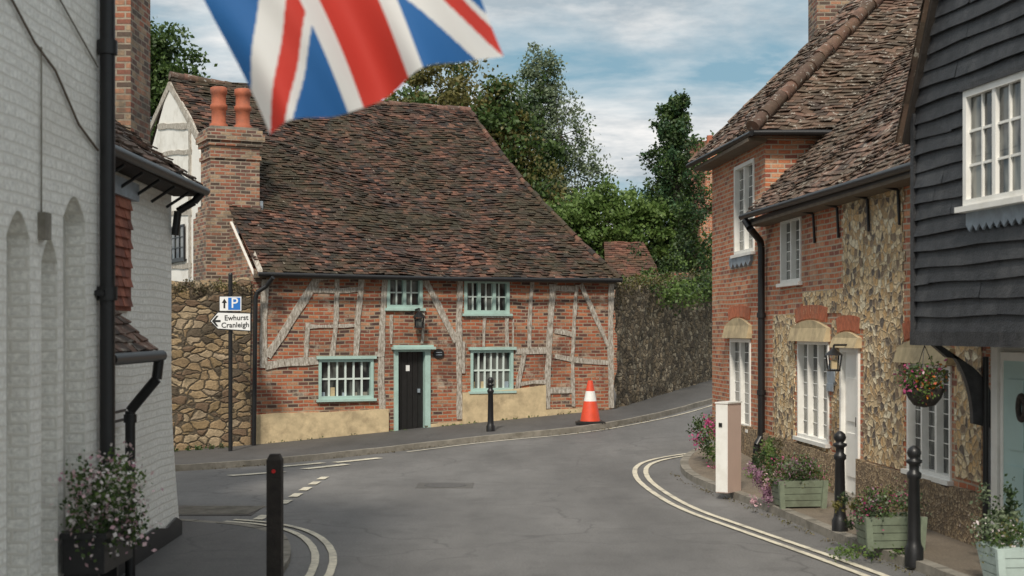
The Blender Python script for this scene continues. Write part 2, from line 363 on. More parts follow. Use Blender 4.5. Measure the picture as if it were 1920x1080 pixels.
# ---------------------------------------------------------------- ground
mb=MB(); xs=[-900,-300,-100,-50,-30]+list(range(-26,27,2))+[30,50,100,300,900]; ys=[-300,-100,-30,-10]+list(range(-4,60,2))+[70,100,200,500,1500]
for i in range(len(xs)-1):
    for j in range(len(ys)-1):
        mb.face([(x,y,g(x,y)-.05) for x,y in ((xs[i],ys[j]),(xs[i+1],ys[j]),(xs[i+1],ys[j+1]),(xs[i],ys[j+1]))],'earth')
mb.done('ground')
mb=MB(); st=.5; nx=80; ny=104
vs=[(-24+i*st,-4+j*st,g(-24+i*st,-4+j*st)) for j in range(ny+1) for i in range(nx+1)]
mb.raw(vs,[[j*(nx+1)+i,j*(nx+1)+i+1,(j+1)*(nx+1)+i+1,(j+1)*(nx+1)+i] for j in range(ny) for i in range(nx)],'road')
mb.done('road')
def pavement(name,kerb,back,dz,k,N=80):
    mb=MB(); A=resample(smooth(kerb),N); B=resample(back,N)
    def z(p,o=0): return (p.x,p.y,g(p.x,p.y)+o)
    for i in range(N):
        ia=A[i]+(B[i]-A[i]).normalized()*.13; ib=A[i+1]+(B[i+1]-A[i+1]).normalized()*.13
        q=.004 if i%3 else .0
        mb.face([z(A[i],dz+q),z(A[i+1],dz+q),z(ib,dz+q),z(ia,dz+q)],'kerb')
        mb.face([z(A[i],-.05),z(A[i+1],-.05),z(A[i+1],dz+q),z(A[i],dz+q)],'kerb')
        K=8
        for s in range(K):
            mb.face([z(ia.lerp(B[i],s/K),dz),z(ib.lerp(B[i+1],s/K),dz),z(ib.lerp(B[i+1],(s+1)/K),dz),z(ia.lerp(B[i],(s+1)/K),dz)],k)
    mb.done(name)
pavement('pavement',[(-15,21.3),(-8,21.9),(-5.4,22.7),(-3.1,25.2),(-.6,27.1),(1.6,27.7),(3.3,30),(4.75,33.1),(8,38),(13,42)],[(-15,26.6),(-7,27.3),(-5.0,28.3),(-1.5,29.9),(2.3,31.7),(3.2,33.9),(5.7,40.2),(9,46)],.10,'pave')
pavement('pavement',[(-2.0,0),(-2.0,8),(-2.04,12.7),(-2.15,14.0),(-2.5,15.4),(-3.4,16.1),(-5,16.4),(-14,17)],[(-3.2,0),(-3.2,6),(-3.2,10),(-3.8,12),(-3.9,13),(-4,14),(-5.0,14.9),(-14,15)],.06,'pave')
pavement('pavement',[(3.9,25.2),(3.1,24.2),(2.66,22.8),(2.55,21),(2.85,18.9),(3.17,16.9),(3.43,14.3),(3.8,12.6),(4.1,9),(4.3,4)],[(4.2,25.5),(4.0,24.5),(4.1,23),(4.2,21.5),(4.4,19),(4.6,17),(4.8,14.5),(5.3,12.6),(5.6,9),(5.8,4)],.09,'paveR')
def ribbon(mb,line,w,off=0,sm=True):
    P=smooth(line,3) if sm else [Vector(p) for p in line]
    L=sum((b-a).length for a,b in zip(P,P[1:])); N=max(4,int(L/.2)); P=resample(P,N)
    for i in range(N):
        def pt(j,s):
            a=P[max(0,j-1)];b=P[min(N,j+1)];d=(b-a).normalized();n=Vector((-d.y,d.x)); q=P[j]+n*(off+s*w/2*(1+.06*math.sin(j*2.3+s))); return (q.x,q.y,g(q.x,q.y)+.012)
        mb.face([pt(i,-1),pt(i+1,-1),pt(i+1,1),pt(i,1)],'line')
mb=MB()
LL=[(-1.78,6),(-1.78,11),(-1.8,12.9),(-1.95,14.2),(-2.3,15.4),(-2.8,16.1),(-3.3,16.35)]
ribbon(mb,LL,.075,0); ribbon(mb,LL,.075,-.17)
RL=[(3.7,6),(3.6,11),(3.35,12.75),(2.62,15.86),(2.23,17.5),(2.05,19.5),(2.0,21.3),(2.15,22.8),(2.6,23.6),(3.3,24.1)]
ribbon(mb,RL,.075,0); ribbon(mb,RL,.075,.17)
FL=[(-1.9,25.7),(-.5,26.9),(1.6,27.45),(3.5,29.8),(4.95,33)]
ribbon(mb,FL,.06,0)
for a,b in (((-3.9,23.4),(-3.2,24.1)),((-3.35,22.9),(-2.75,23.7)),((-3.0,24.1),(-2.3,24.75)),((-4.3,21.7),(-3.6,22.4))): ribbon(mb,[a,b],.2,0,False)
for i in range(7):
    ribbon(mb,[(-2.95+.02*i,16.5+i*.75),(-2.93+.02*i,16.9+i*.75)],.12,0,False)
mb.done('road_markings')
mb=MB()
for i in range(9): 
    y=17.0+i*.09; mb.box(-4.1+i*.01,-3.15+i*.01,y,y+.045,-.01,.012,'kerb')
mb.box(-4.15,-3.1,16.9,17.85,-.02,.006,'black'); mb.done('drain_cover')
mb=MB(); mb.lathe((-.95,20.2,0),[(.30,-.02),(.30,.009)],'pave',24); mb.box(-1.35,-.55,19.85,20.55,-.02,.005,'patch'); mb.done('manhole_cover')
# ---------------------------------------------------------------- timber framed house
H=G('timber_framed_house')
A=Fac((-5.09,28.0),(2.24,31.5)); mb=MB(); wn=MB()
hw=[A.rect(725,519,792,578),A.rect(870,525,955,588),A.rect(597,673,700,748),A.rect(882,656,962,733),A.rect(738,655,806,815)]
A.wall(mb,0,A.L,-.7,3.42,hw,.14,'brickA')
mb.done('brick_walls',H)
A.window(wn,hw[0],4,2,'green','greenbar','glass',.07,.03,cas=2); A.window(wn,hw[1],6,2,'green','greenbar','glass',.07,.03,cas=3)
A.window(wn,hw[2],6,2,'green','greenbar','glass',.06,.035,cas=1); A.window(wn,hw[3],6,2,'green','greenbar','glass',.06,.035,cas=1)
for h in hw[2:4]: A.box(wn,h[0]-.05,h[1]+.05,h[3],h[3]+.06,-.01,.07,'green')
for h in hw[2:4]:
    for i in range(5):
        a=h[0]+.12+(h[1]-h[0]-.24)*i/4+random.uniform(-.04,.04); A.box(wn,a-.05,a+.05,h[2]+.06,h[2]+.06+random.uniform(.06,.2),-.075,-.068,random.choice(['hood','kerb','lead']))
wn.done('windows',H)
d=MB(); h=hw[4]; A.box(d,h[0],h[0]+.09,-.3,h[3],-.13,.04,'green'); A.box(d,h[1]-.12,h[1],-.3,h[3],-.13,.04,'green'); A.box(d,h[0]+.09,h[1]-.12,h[3]-.05,h[3],-.13,.04,'green')
A.box(d,h[0]-.05,h[1]+.08,h[3],h[3]+.05,0,.14,'green'); A.box(d,h[0]-.02,h[1]+.05,h[3]+.05,h[3]+.09,0,.09,'green')
nb=5; w=(h[1]-.12-h[0]-.09)/nb
for i in range(nb): A.box(d,h[0]+.09+i*w+.004,h[0]+.09+(i+1)*w-.004,-.3,h[3]-.05,-.12,-.08,'door')
A.box(d,h[0]+.3,h[0]+.38,h[3]-.45,h[3]-.33,-.08,-.07,'signw'); A.box(d,h[1]-.25,h[1]-.2,h[3]-.9,h[3]-.82,-.08,-.04,'lead')
A.box(d,h[0],h[1],-.3,h[2]+.02,-.1,.15,'kerb')
d.done('door',H)
t=MB()
for q in [(497,524,494,690,.15),(595,520,500,668,.16),(632,522,622,670,.09),(576,605,573,672,.10),(583,545,672,543,.09),(575,612,668,610,.08),(678,520,666,672,.11),
 (722,525,716,768,.14),(797,525,856,640,.14),(862,524,862,786,.12),(600,524,722,522,.06),(497,686,596,676,.15),(703,664,720,664,.1),
 (792,577,792,644,.06),(733,590,733,645,.05),(868,592,960,592,.08),(908,596,906,650,.07),(950,592,950,652,.08),(998,527,992,655,.08),(966,659,1024,657,.12),(880,652,882,655,.05),
 (982,664,966,758,.09),(1036,533,1024,766,.14),(1081,534,1074,762,.08),(1040,620,1077,628,.11),(1040,668,1140,680,.12),(1040,541,1078,541,.12),
 (1088,533,1140,650,.10),(1146,528,1146,765,.13),(962,598,962,650,.05),(1030,732,1072,732,.12),(975,720,1022,716,.08),(868,640,868,700,.06)]:
    A.beam(t,*q[:4],q[4])
t.done('timber_frame',H)
p=MB()
def plin(pts,d1): A.poly(p,[A.at(*q) for q in pts],-.02,d1,'render')
plin([(476,778),(520,774),(600,773),(680,769),(727,767),(727,850),(476,860)],.06)
plin([(866,737),(900,735),(960,730),(1022,722),(1022,800),(866,820)],.05)
plin([(1022,768),(1100,765),(1100,800),(1022,800)],.055)
plin([(806,795),(866,790),(866,820),(806,820)],.03)
p.done('rendered_plinth',H)
r=MB()
LE=[W(486,512,27.75),W(318,143,33)]
px=[1163,1070,992,930,880]; RE=[]
for i,x in enumerate(px):
    tt=i/4; Y=31.3+5.2*tt; RE.append(Vector(((x-960)*Y/F,Y,3.31+4.54*tt)))
roof(r,LE,RE,'tileA',.095,.16,sag=.14,jit=.026,wav=.06)
BL=Vector((-10.8,38.2,3.3)); BR=Vector((-1.3,40.2,3.3))
r.face([LE[-1],RE[-1],BR,BL],'tileA'); 
for a,b in zip(RE,RE[1:]): r.face([a,b,BR],'tileA')
ridge(r,[LE[-1]+Vector((0,0,.02))]+[LE[-1].lerp(RE[-1],q)+Vector((0,0,-.12*math.sin(math.pi*q)))for q in (.25,.5,.75)]+[RE[-1]],'ridge',.10)
ridge(r,RE,'tileA',.07,.2)
r.done('tiled_roof',H)
ga=Fac((-5.09,28.0),(-10.6,37.7)); w=MB()
an=ga.at(318)[0]
ga.poly(w,[(0,-.6),(ga.L,-.6),(ga.L,3.2),(an,7.95),(0,3.3)],-.05,0,'wrender')
sl=(7.95-3.3)/an
ga.poly(w,[(0,-.6),(2.5,-.6),(2.5,3.28+2.5*sl),(0,3.28)],-.02,.012,'brickH')
for q in [(357,232,357,520,.16),(297,237,357,237,.13),(300,290,360,284,.10),(318,345,365,345,.14),(318,160,373,262,.17),(318,160,272,262,.17),(313,400,360,400,.12),(312,497,360,497,.12)]:
    ga.beam(w,*q[:4],q[4])
gh=ga.rect(314,424,349,488); ga.window(w,gh,4,3,'black','black','glass',.04,.02,rec=-.03,proud=.06,sill=True)
w.done('gable_wall',H)
b2=MB(); b2.face([(2.24,31.5,-.5),(-1.4,39.8,-.5),(-1.4,39.8,3.3),(2.24,31.5,3.3)],'brickA'); b2.face([(-1.4,39.8,-.5),(-10.6,37.7,-.5),(-10.6,37.7,3.3),(-1.4,39.8,3.3)],'brickA'); b2.done('rear_walls',H)
c=MB(); C=Fac((-6.19,29.2),(-6.19+.902,29.2+.431))
def cb(e,z0,z1,k='brickH'): C.box(c,-e,1.03+e,z0,z1,-.85-e,e,k)
cb(.13,-.5,4.55); cb(.09,4.55,4.68); cb(.05,4.68,4.80); cb(0,4.80,5.75); cb(.03,5.75,5.83); cb(0,5.83,6.02); cb(.05,6.02,6.12); cb(.09,6.12,6.26); cb(.05,6.26,6.36,'brickH'); cb(-.02,6.36,6.42,'kerb')
for a in (.27,.78):
    o=C.P(a,6.4,-.4); c.lathe(o,[(.19,0),(.19,.1),(.15,.13),(.15,.4),(.18,.43),(.18,.5),(.15,.53),(.15,.72),(.175,.75),(.175,.86),(.14,.88),(.12,.6)],'pot')
C.box(c,.5,1.35,4.2,4.42,.09,.22,'lead'); C.box(c,1.04,1.09,4.4,4.9,-.5,.05,'lead')
c.done('chimney',H)
gt=MB(); e0=W(484,514,27.65); e1=W(1166,526,31.2); gt.pipe([e0,e0.lerp(e1,.5)-Vector((0,0,.03)),e1],.045,'black')
gt.pipe([W(512,520,27.7),W(500,536,27.8),W(482,548,27.8),W(479,560,27.8),W(476,836,27.75)],.045,'black')
A.box(gt,0,A.L,3.24,3.32,0,.16,'soffit')
gt.hexa([W(441,402,29.5),W(447,402,29.5),W(492,512,27.72),W(484,512,27.7),W(441,396,29.55),W(447,396,29.55),W(492,505,27.75),W(484,505,27.75)],'oak')
gt.done('gutters',H)
l=MB(); o=A.P(*A.at(780,603),.18); l.box(o.x-.10,o.x+.10,o.y-.09,o.y+.09,o.z-.13,o.z-.10,'black'); l.box(o.x-.06,o.x+.06,o.y-.06,o.y+.06,o.z-.10,o.z+.07,'glass')
for sx_ in (-1,1):
    for sy_ in (-1,1): l.cyl((o.x+sx_*.07,o.y+sy_*.07,o.z-.11),(o.x+sx_*.09,o.y+sy_*.09,o.z+.09),.014,.014,'black',6)
l.lathe((o.x,o.y,o.z+.08),[(.15,0),(.03,.12)],'black',8); l.pipe([(o.x,o.y,o.z+.19),(o.x,o.y+.05,o.z+.27),A.P(A.at(772)[0],o.z+.22,0)],.018,'black'); l.done('door_lantern',H)
l=MB(); a=A.at(822,663); pts=[(a[0]+.12*math.cos(q*math.pi/12),a[1]+.1*math.sin(q*math.pi/12)) for q in range(24)]; A.poly(l,pts,0,.03,'signk')
for q in (-1,1): A.box(l,a[0]-.07,a[0]+.07,a[1]+q*.025-.008,a[1]+q*.025+.008,.03,.033,'lead')
l.done('name_plaque',H)
# ---------------------------------------------------------------- rough stone walls
def roughwall(name,p0,p1,z0,zt0,zt1,th,k,amp=.05):
    p0=Vector(p0);p1=Vector(p1);L=(p1-p0).length;u=(p1-p0)/L;n=Vector((-u.y,u.x))
    if n.dot(-p0)<0:n=-n
    mb=MB(); nx=int(L/.12); nz=26; vs=[]
    rr=np.random.default_rng(3)
    D=rr.uniform(-1,1,(nz+9,nx+1)); D=(D+np.roll(D,1,0)+np.roll(D,1,1)+np.roll(D,-1,1)+np.roll(D,-1,0))/3
    for j in range(nz+8):
        for i in range(nx+1):
            a=L*i/nx; zt=zt0+(zt1-zt0)*i/nx+.04*math.sin(a*3)+.03*math.sin(a*7.3)
            if j<=nz: z=z0+(zt-z0)*j/nz; d=D[j,i]*amp*.6
            else: q=(j-nz)/7; z=zt+.12*math.sin(q*math.pi)+rr.uniform(-.02,.03); d=-th*q
            c=p0+u*a+n*d; vs.append((c.x,c.y,z))
    mb.raw(vs,[[j*(nx+1)+i,j*(nx+1)+i+1,(j+1)*(nx+1)+i+1,(j+1)*(nx+1)+i] for j in range(nz+7) for i in range(nx)],k,True)
    return mb.done(name,tan=(u.x,u.y))
M['ivy']=leafm('wall_top_growth',(.06,.05,.025),(.16,.13,.07),.1)
M['g1']=leafm('leaf_dark',(.018,.040,.012),(.050,.088,.025),.25); M['g2']=leafm('leaf_mid',(.038,.078,.018),(.090,.145,.035),.3); M['g3']=leafm('leaf_light',(.085,.155,.03),(.17,.25,.065),.35)
M['g4']=leafm('leaf_autumn',(.10,.095,.022),(.16,.14,.04),.25); M['g5']=leafm('leaf_silver',(.11,.15,.085),(.22,.27,.16),.3); M['g6']=leafm('conifer_leaf',(.02,.055,.022),(.06,.125,.045),.2)
M['fl_p']=leafm('petal_pink',(.5,.25,.33),(.75,.55,.55),.2); M['fl_m']=leafm('petal_magenta',(.35,.03,.14),(.55,.1,.25),.2); M['fl_w']=leafm('petal_white',(.7,.58,.58),(.85,.8,.78),.2); M['fl_v']=leafm('heather_purple',(.2,.09,.16),(.35,.2,.27),.2); M['fl_o']=leafm('petal_red',(.5,.04,.03),(.7,.3,.03),.2)
def leaves(name,clumps,parent=None,aspect=.6,gauss=False):
    V=[];MI=[];keys=[]
    for c,r,n,s,k in clumps:
        if k not in keys: keys.append(k)
        d=rng.normal(size=(n,3))
        if gauss: d*=.52
        else: d/=np.linalg.norm(d,axis=1)[:,None]; d*=(rng.random((n,1))**.45)
        p=np.array(c)+d*np.array(r)
        a=rng.normal(size=(n,3)); a/=np.linalg.norm(a,axis=1)[:,None]
        b=rng.normal(size=(n,3)); b-=a*np.sum(a*b,axis=1)[:,None]; b/=np.linalg.norm(b,axis=1)[:,None]
        sz=(s*(.6+.8*rng.random((n,1)))); a=a*sz*.5; b=b*sz*.5*aspect
        V.append(np.stack([p-a,p+b,p+a,p-b],axis=1).reshape(-1,3)); MI.append(np.full(n,keys.index(k)))
    V=np.concatenate(V); MI=np.concatenate(MI); n=len(MI)
    me=bpy.data.meshes.new(name); me.vertices.add(4*n); me.vertices.foreach_set('co',V.ravel()); me.loops.add(4*n); me.loops.foreach_set('vertex_index',np.arange(4*n)); me.polygons.add(n); me.polygons.foreach_set('loop_start',np.arange(n)*4); me.polygons.foreach_set('loop_total',np.full(n,4))
    for k in keys: me.materials.append(M[k])
    me.polygons.foreach_set('material_index',MI); me.update(calc_edges=True); me.validate()
    o=bpy.data.objects.new(name,me); SC.collection.objects.link(o)
    if parent:o.parent=parent
    return o
roughwall('stone_wall',(-9.5,26.4),(-5.14,27.95),-.6,3.0,3.08,.4,'rubble',.07)
roughwall('stone_wall',(2.3,31.55),(6.0,40.8),-.3,3.15,3.62,.5,'darkstone',.09)
cl=[]
for i in range(60):
    q=i/59; x=2.35+3.6*q;y=31.7+9.1*q
    cl.append(((x,y,3.2+.48*q+random.uniform(-.05,.1)),(.18,.25,.13+.06*random.random()),70,.06,random.choice(['ivy','ivy','ivy','g4','g2'])))
    for _ in range(2):
        if random.random()<.7: cl.append(((x-.10,y-.10,3.0+.48*q-random.uniform(0,.5)),(.09,.14,.25),34,.05,'ivy'))
for i in range(40):
    q=i/39; cl.append(((-8+2.9*q,26.9+1.05*q,3.06+random.uniform(-.10,.08)),(.12,.12,.10),50,.045,random.choice(['ivy','ivy','g4'])))
leaves('wall_top_plants',cl,gauss=True)
# ---------------------------------------------------------------- cottages on the right
K=G('brick_and_flint_cottage'); R=Fac((4.6,13.8),(3.66,26.0)); mb=MB()
SP=8.42
hl=[R.rect(1465,408,1503,530),R.rect(1497,640,1555,825),R.rect(1703,684,1785,890),R.rect(1578,652,1613,955)]
ht=[R.rect(1378,305,1415,475),R.rect(1370,635,1408,800)]
R.wall(mb,0,SP,-.3,4.15,hl,.13,'brickC'); R.wall(mb,SP,R.L,-.3,5.35,ht,.13,'brickC')
s0=R.P(SP,0); s1=R.P(R.L,0)
mb.face([(s0.x,s0.y,3.9),(9.5,s0.y+.2,3.9),(9.5,s0.y+.2,5.35),(s0.x,s0.y,5.35)],'brickC'); mb.face([(s1.x,s1.y,-.3),(9.5,s1.y+.3,-.3),(9.5,s1.y+.3,8.6),(s1.x+3.4,s1.y,8.6),(s1.x,s1.y,5.3)],'brickC')
mb.done('brick_walls',K)
def toothed(px0,py0,px1,py1,k='flint',d=.012,tl=True,tr=True):
    a0,a1,z0,z1=R.rect(px0,py0,px1,py1); n=max(2,int((z1-z0)/.11)); rr=[];ll=[]
    for j in range(n):
        za=z0+(z1-z0)*j/n; zb=z0+(z1-z0)*(j+1)/n; e=.05 if j%2 else -.0; e2=random.uniform(-.03,.03)
        rr+=[(a1+(e+e2 if tl else 0),za),(a1+(e+e2 if tl else 0),zb)]; ll+=[(a0-(e+e2 if tr else 0),za),(a0-(e+e2 if tr else 0),zb)]
    R.poly(f,rr+ll[::-1],-.01,d,k)
f=MB()
toothed(1622,352,1694,872); toothed(1582,370,1621,616,tr=False); toothed(1452,590,1490,830); toothed(1562,600,1575,845,d=.010); toothed(1795,640,1842,900,tr=False); toothed(1508,545,1581,588,tr=False,d=.014); toothed(1498,834,1556,858,d=.009)
toothed(1730,380,1842,560,d=.011)
f.done('flint_panels',K)
f=MB()
da0,da1,_,_=hl[3]
pt=.60
for a0,a1,zz in ((0,da0-.03,pt),(da1+.03,SP+.01,pt),(SP+.01,R.L,pt+.03)):
    n=max(2,int((a1-a0)/.25))
    for i in range(n):
        b0=a0+(a1-a0)*i/n;b1=a0+(a1-a0)*(i+1)/n; R.box(f,b0,b1,-.3,zz+random.uniform(-.02,.02),-.02,.07+random.uniform(-.006,.006),'pebble')
f.done('rough_plinth',K)
wn=MB()
R.window(wn,ht[0],4,8,'white','white','glass2',.06,.010,cas=2); R.window(wn,ht[1],4,8,'white','white','glass2',.06,.010,cas=2)
R.window(wn,hl[0],4,6,'white','white','glass2',.05,.010,cas=2); R.window(wn,hl[1],6,7,'white','white','glass2',.045,.011,cas=3); R.window(wn,hl[2],6,7,'white','white','glass2',.042,.009,cas=3)
wn.done('windows',K)
d=MB(); h=hl[3]; R.box(d,h[0],h[0]+.06,0,h[3],-.13,.03,'white');R.box(d,h[1]-.06,h[1],0,h[3],-.13,.03,'white');R.box(d,h[0]+.06,h[1]-.06,h[3]-.06,h[3],-.13,.03,'white')
R.box(d,h[0]+.06,h[1]-.06,-.1,h[3]-.06,-.10,-.03,'white')
for z in (.35,1.05): R.box(d,h[0]+.14,h[1]-.14,z,z+.55,-.03,-.015,'white')
R.box(d,h[0],h[1],-.1,.14,-.04,.1,'kerb'); R.box(d,h[0]+.1,h[0]+.13,1.0,1.12,-.04,.02,'black'); d.done('white_door',K)
f=MB()
def hood(px0,py0,px1,py1):
    a0,a1,z0,z1=R.rect(px0,py0,px1,py1); n=10; zs=z0+(z1-z0)*.62
    pts=[(a0,z0),(a0,zs)]+[(a0+(a1-a0)*i/n,zs+(z1-zs)*math.sin(math.pi*i/n)) for i in range(1,n)]+[(a1,zs),(a1,z0)]
    fr=[R.P(a,z,.05 if z>z0+.01 else .10) for a,z in pts]; bk=[R.P(a,z,-.01) for a,z in pts]; nn=len(pts)
    f.face(fr,'hood')
    for i in range(nn): j=(i+1)%nn; f.face([fr[i],fr[j],bk[j],bk[i]],'hood')
    m=16; am=(a0+a1)/2; w=(a1-a0)/2+.02
    for i in range(m):
        t0=math.pi*(.2+.60*i/m); t1=math.pi*(.2+.60*(i+.86)/m)
        q=[(am-w*math.cos(t0),zs+(z1-zs+.02)*math.sin(t0)),(am-w*math.cos(t1),zs+(z1-zs+.02)*math.sin(t1))]
        o=[(am-w*1.12*math.cos(t1),zs+.19+(z1-zs+.02)*math.sin(t1)),(am-w*1.12*math.cos(t0),zs+.19+(z1-zs+.02)*math.sin(t0))]
        R.poly(f,q+o,-.01,.016,'archb')
hood(1364,596,1410,634); hood(1489,600,1557,640); hood(1568,622,1616,652); hood(1690,634,1790,682)
f.done('window_hoods',K)
f=MB()
def scallop(px0,py,px1,h=.12):
    a0,a1,z0,_=R.rect(px0,py,px1,py-5); n=5
    for i in range(n):
        b0=a0+(a1-a0)*i/n;b1=a0+(a1-a0)*(i+1)/n; R.poly(f,[(b0,z0),(b1,z0),(b1,z0-h*.6),((b0+b1)/2,z0-h),(b0,z0-h*.6)],0,.05,'lead')
scallop(1372,484,1412,.2); f.done('lead_apron',K)
r=MB()
loL=[(4.3,13.95,3.95),(8.7,13.95,8.35)]; loR=[(3.62,22.2,4.0),(4.95,22.2,5.33),(7.95,25.2,8.33)]
roof(r,loL,loR,'tileC',.105,.17,sag=.12,jit=.022,wav=.05)
roof(r,[(3.75,21.95,5.3),(7.25,25.45,8.8)],[(3.3,26.35,5.3),(6.8,26.35,8.8)],'tileC',.105,.17,jit=.022)
roof(r,[(5.0,21.95,5.3),(8.5,25.45,8.8)],[(3.75,21.95,5.3),(7.25,25.45,8.8)],'tileC',.105,.17,jit=.022)
ridge(r,[(3.72,21.92,5.34),(7.25,25.45,8.9)],'ridge',.11)
ridge(r,[(3.3,26.38,5.3),(6.8,26.38,8.8)],'tileC',.05,.2)
r.face([(6.8,26.35,8.8),(7.25,25.45,8.8),(8.5,25.45,8.8),(12,25.4,5.3),(12,26.35,5.3)],'tileC'); r.face([(8.7,13.95,8.35),(7.95,25.2,8.33),(12.5,25,4),(13,13.95,4)],'tileC')
r.done('tiled_roofs',K)
f=MB()
f.pipe([(4.26,13.95,3.92),(3.58,22.2,3.97)],.045,'black'); f.pipe([(3.7,21.95,5.25),(3.26,26.35,5.25)],.045,'black'); f.pipe([(3.72,21.9,5.25),(5.0,21.9,5.25)],.045,'black')
q=R.P(R.at(1437)[0],0,.08)
f.pipe([(3.6,21.95,3.9),(3.65,21.85,3.78),(q.x-.02,q.y,3.6),(q.x,q.y,3.5),(q.x,q.y,.55),(q.x-.08,q.y-.05,.42),(q.x-.1,q.y-.05,.1)],.055,'black')
for z in (1.2,2.4): f.cyl((q.x,q.y,z),(q.x,q.y,z+.08),.07,.07,'black')
R.box(f,.1,SP,3.82,3.86,0,.30,'soffit'); R.box(f,.1,SP,3.86,3.92,.26,.30,'black'); R.box(f,SP-.1,R.L+.2,5.14,5.2,0,.30,'soffit')
f.face([(3.7,21.95,5.2),(5.2,21.95,5.2),(5.2,22.25,5.2),(3.9,22.25,5.2)],'soffit')
for px_ in (1530,1575,1632,1690): 
    a=R.at(px_)[0]; f.pipe([R.P(a,3.4,.02),R.P(a,3.8,.04),R.P(a,3.85,.28)],.018,'black')
f.done('gutters',K)
f=MB(); x0=5.77;x1=6.85
for e,z0,z1 in ((0,6,9.4),(.05,9.4,9.5),(.1,9.5,9.65)): f.box(x0-e,x1+e,26.9-e,27.7+e,z0,z1,'brickH')
f.done('chimney',K)
l=MB(); o=W(1597,683,16.9); o=R.P(R.at(1600)[0],o.z,.25)
for sx in (-1,1):
    for sy in (-1,1): l.cyl((o.x+sx*.06,o.y+sy*.06,o.z-.09),(o.x+sx*.08,o.y+sy*.08,o.z+.09),.01,.01,'black',6)
l.box(o.x-.035,o.x+.035,o.y-.035,o.y+.035,o.z-.08,o.z+.03,'hood'); l.box(o.x-.07,o.x+.07,o.y-.07,o.y+.07,o.z-.11,o.z-.09,'black'); l.lathe((o.x,o.y,o.z+.09),[(.12,0),(.02,.09)],'black',8)
l.pipe([(o.x,o.y,o.z+.17),(o.x,o.y,o.z+.22),R.P(R.at(1600)[0],o.z+.22,0)],.014,'black'); l.done('door_lantern',K)
l=MB(); a=R.at(1561,705); R.poly(l,[(a[0]+.16*math.cos(q*math.pi/12),a[1]+.16*math.sin(q*math.pi/12)+(.05 if q in(5,6,7) else 0)) for q in range(24)],0,.03,'lead'); R.box(l,a[0]-.14,a[0]+.14,a[1]-.2,a[1]-.1,.031,.04,'lead'); l.done('house_plaque',K)
# ---------------------------------------------------------------- black weatherboarded house
B=G('weatherboarded_house'); f=Fac((3.92,13.8),(4.75,8.8)); mb=MB()
z=2.18; j=0
f.poly(mb,[(0.01,2.12),(f.L,2.12),(f.L,8),(2.0,8.0),(0.01,4.35)],-.1,-.01,'blackw')
while z<7.6:
    a0=0 if z<4.2 else (z-4.2)*.52
    hgt=.155; cuts=[a0]+sorted(random.uniform(a0+.3,f.L-.3) for _ in range(2))+[f.L]
    for u0,u1 in zip(cuts,cuts[1:]):
        jz=random.uniform(-.006,.006); e=random.uniform(0,.014); P=f.P
        m_=7
        for s in range(m_):
            x0=u0+(u1-u0-.004)*s/m_; x1=u0+(u1-u0-.004)*(s+1)/m_
            w0=.008*math.sin(x0*4+j*1.7)+jz; w1=.008*math.sin(x1*4+j*1.7)+jz
            mb.raw([P(x0,z+w0,.038+e),P(x1,z+w1,.038+e),P(x1,z+hgt+.02+w1,.008),P(x0,z+hgt+.02+w0,.008),P(x0,z+w0,0),P(x1,z+w1,0)],[[0,1,2,3],[4,5,1,0]],'blackw')
        mb.face([P(u0,z+jz,.038+e),P(u0,z+hgt+jz,.008),P(u0,z+jz,-.01)],'blackw')
    z+=hgt;j+=1
mb.done('weatherboarding',B)
s=MB(); f.box(s,-.02,f.L,2.06,2.19,-.12,.055,'blackw'); f.box(s,-.02,.05,2.19,4.3,-.1,.05,'blackw')
s.face([f.P(0,2.1,-.02),f.P(f.L,2.1,-.02),f.P(f.L,2.1,-1.2),f.P(0,2.1,-1.2)],'soffit')
f.box(s,-.06,.0,2.1,4.3,-2.5,-.01,'blackw'); 
s.done('jetty_beam',B)
bg=MB(); P=f.P
bg.hexa([P(-.12,4.02,.0),P(-.12,4.02,.08),P(2.0,8.24,.08),P(2.0,8.24,.0),P(-.15,4.12,.0),P(-.15,4.12,.08),P(1.96,8.35,.08),P(1.96,8.35,.0)],'darkwood')
roof(bg,[P(-.18,4.05,.13),P(1.92,8.35,.13)],[P(-.18,4.05,-3),P(1.92,8.35,-3)],'tileC',.105,.17)
bg.done('roof_verge',B)
wn=MB(); h=f.rect(1815,152,1932,378,.05); 
bk=MB(); f.box(bk,h[0]-.0,h[1],h[2],h[3],.0,.045,'white'); bk.done('window_backing',B)
f.window(wn,h,4,3,'white','white','glass2',.06,.022,rec=-.05,proud=.10,cas=2,sill=False)
f.box(wn,h[0]-.06,h[1]+.06,h[2]-.05,h[2],.0,.15,'white'); f.box(wn,h[0]-.03,h[1]+.03,h[3],h[3]+.05,0,.12,'blackw')
n=9
for i in range(n):
    a0=h[0]-.02+(h[1]-h[0]+.04)*i/n;a1=h[0]-.02+(h[1]-h[0]+.04)*(i+1)/n; f.poly(wn,[(a0,h[2]-.05),(a1,h[2]-.05),(a1,h[2]-.16),((a0+a1)/2,h[2]-.22),(a0,h[2]-.16)],.04,.06,'lead')
wn.done('casement_window',B)
lw=Fac((4.62,13.7),(5.05,8.8)); s=MB()
lw.box(s,0,lw.L,-.3,2.1,-.1,0,'wrender'); lw.box(s,0.12,.26,.1,2.1,0,.06,'white'); lw.box(s,.28,.34,0,2.0,0,.04,'white'); lw.box(s,1.3,1.42,0,2.1,0,.05,'white'); lw.box(s,.34,1.3,1.92,2.0,0,.05,'white')
lw.box(s,.34,1.3,.12,1.92,.0,.03,'bluedoor')
for z in (.3,1.1): lw.box(s,.45,.78,z,z+.65,.03,.045,'bluedoor'); lw.box(s,.86,1.2,z,z+.65,.03,.045,'bluedoor')
s.done('porch_and_door',B)
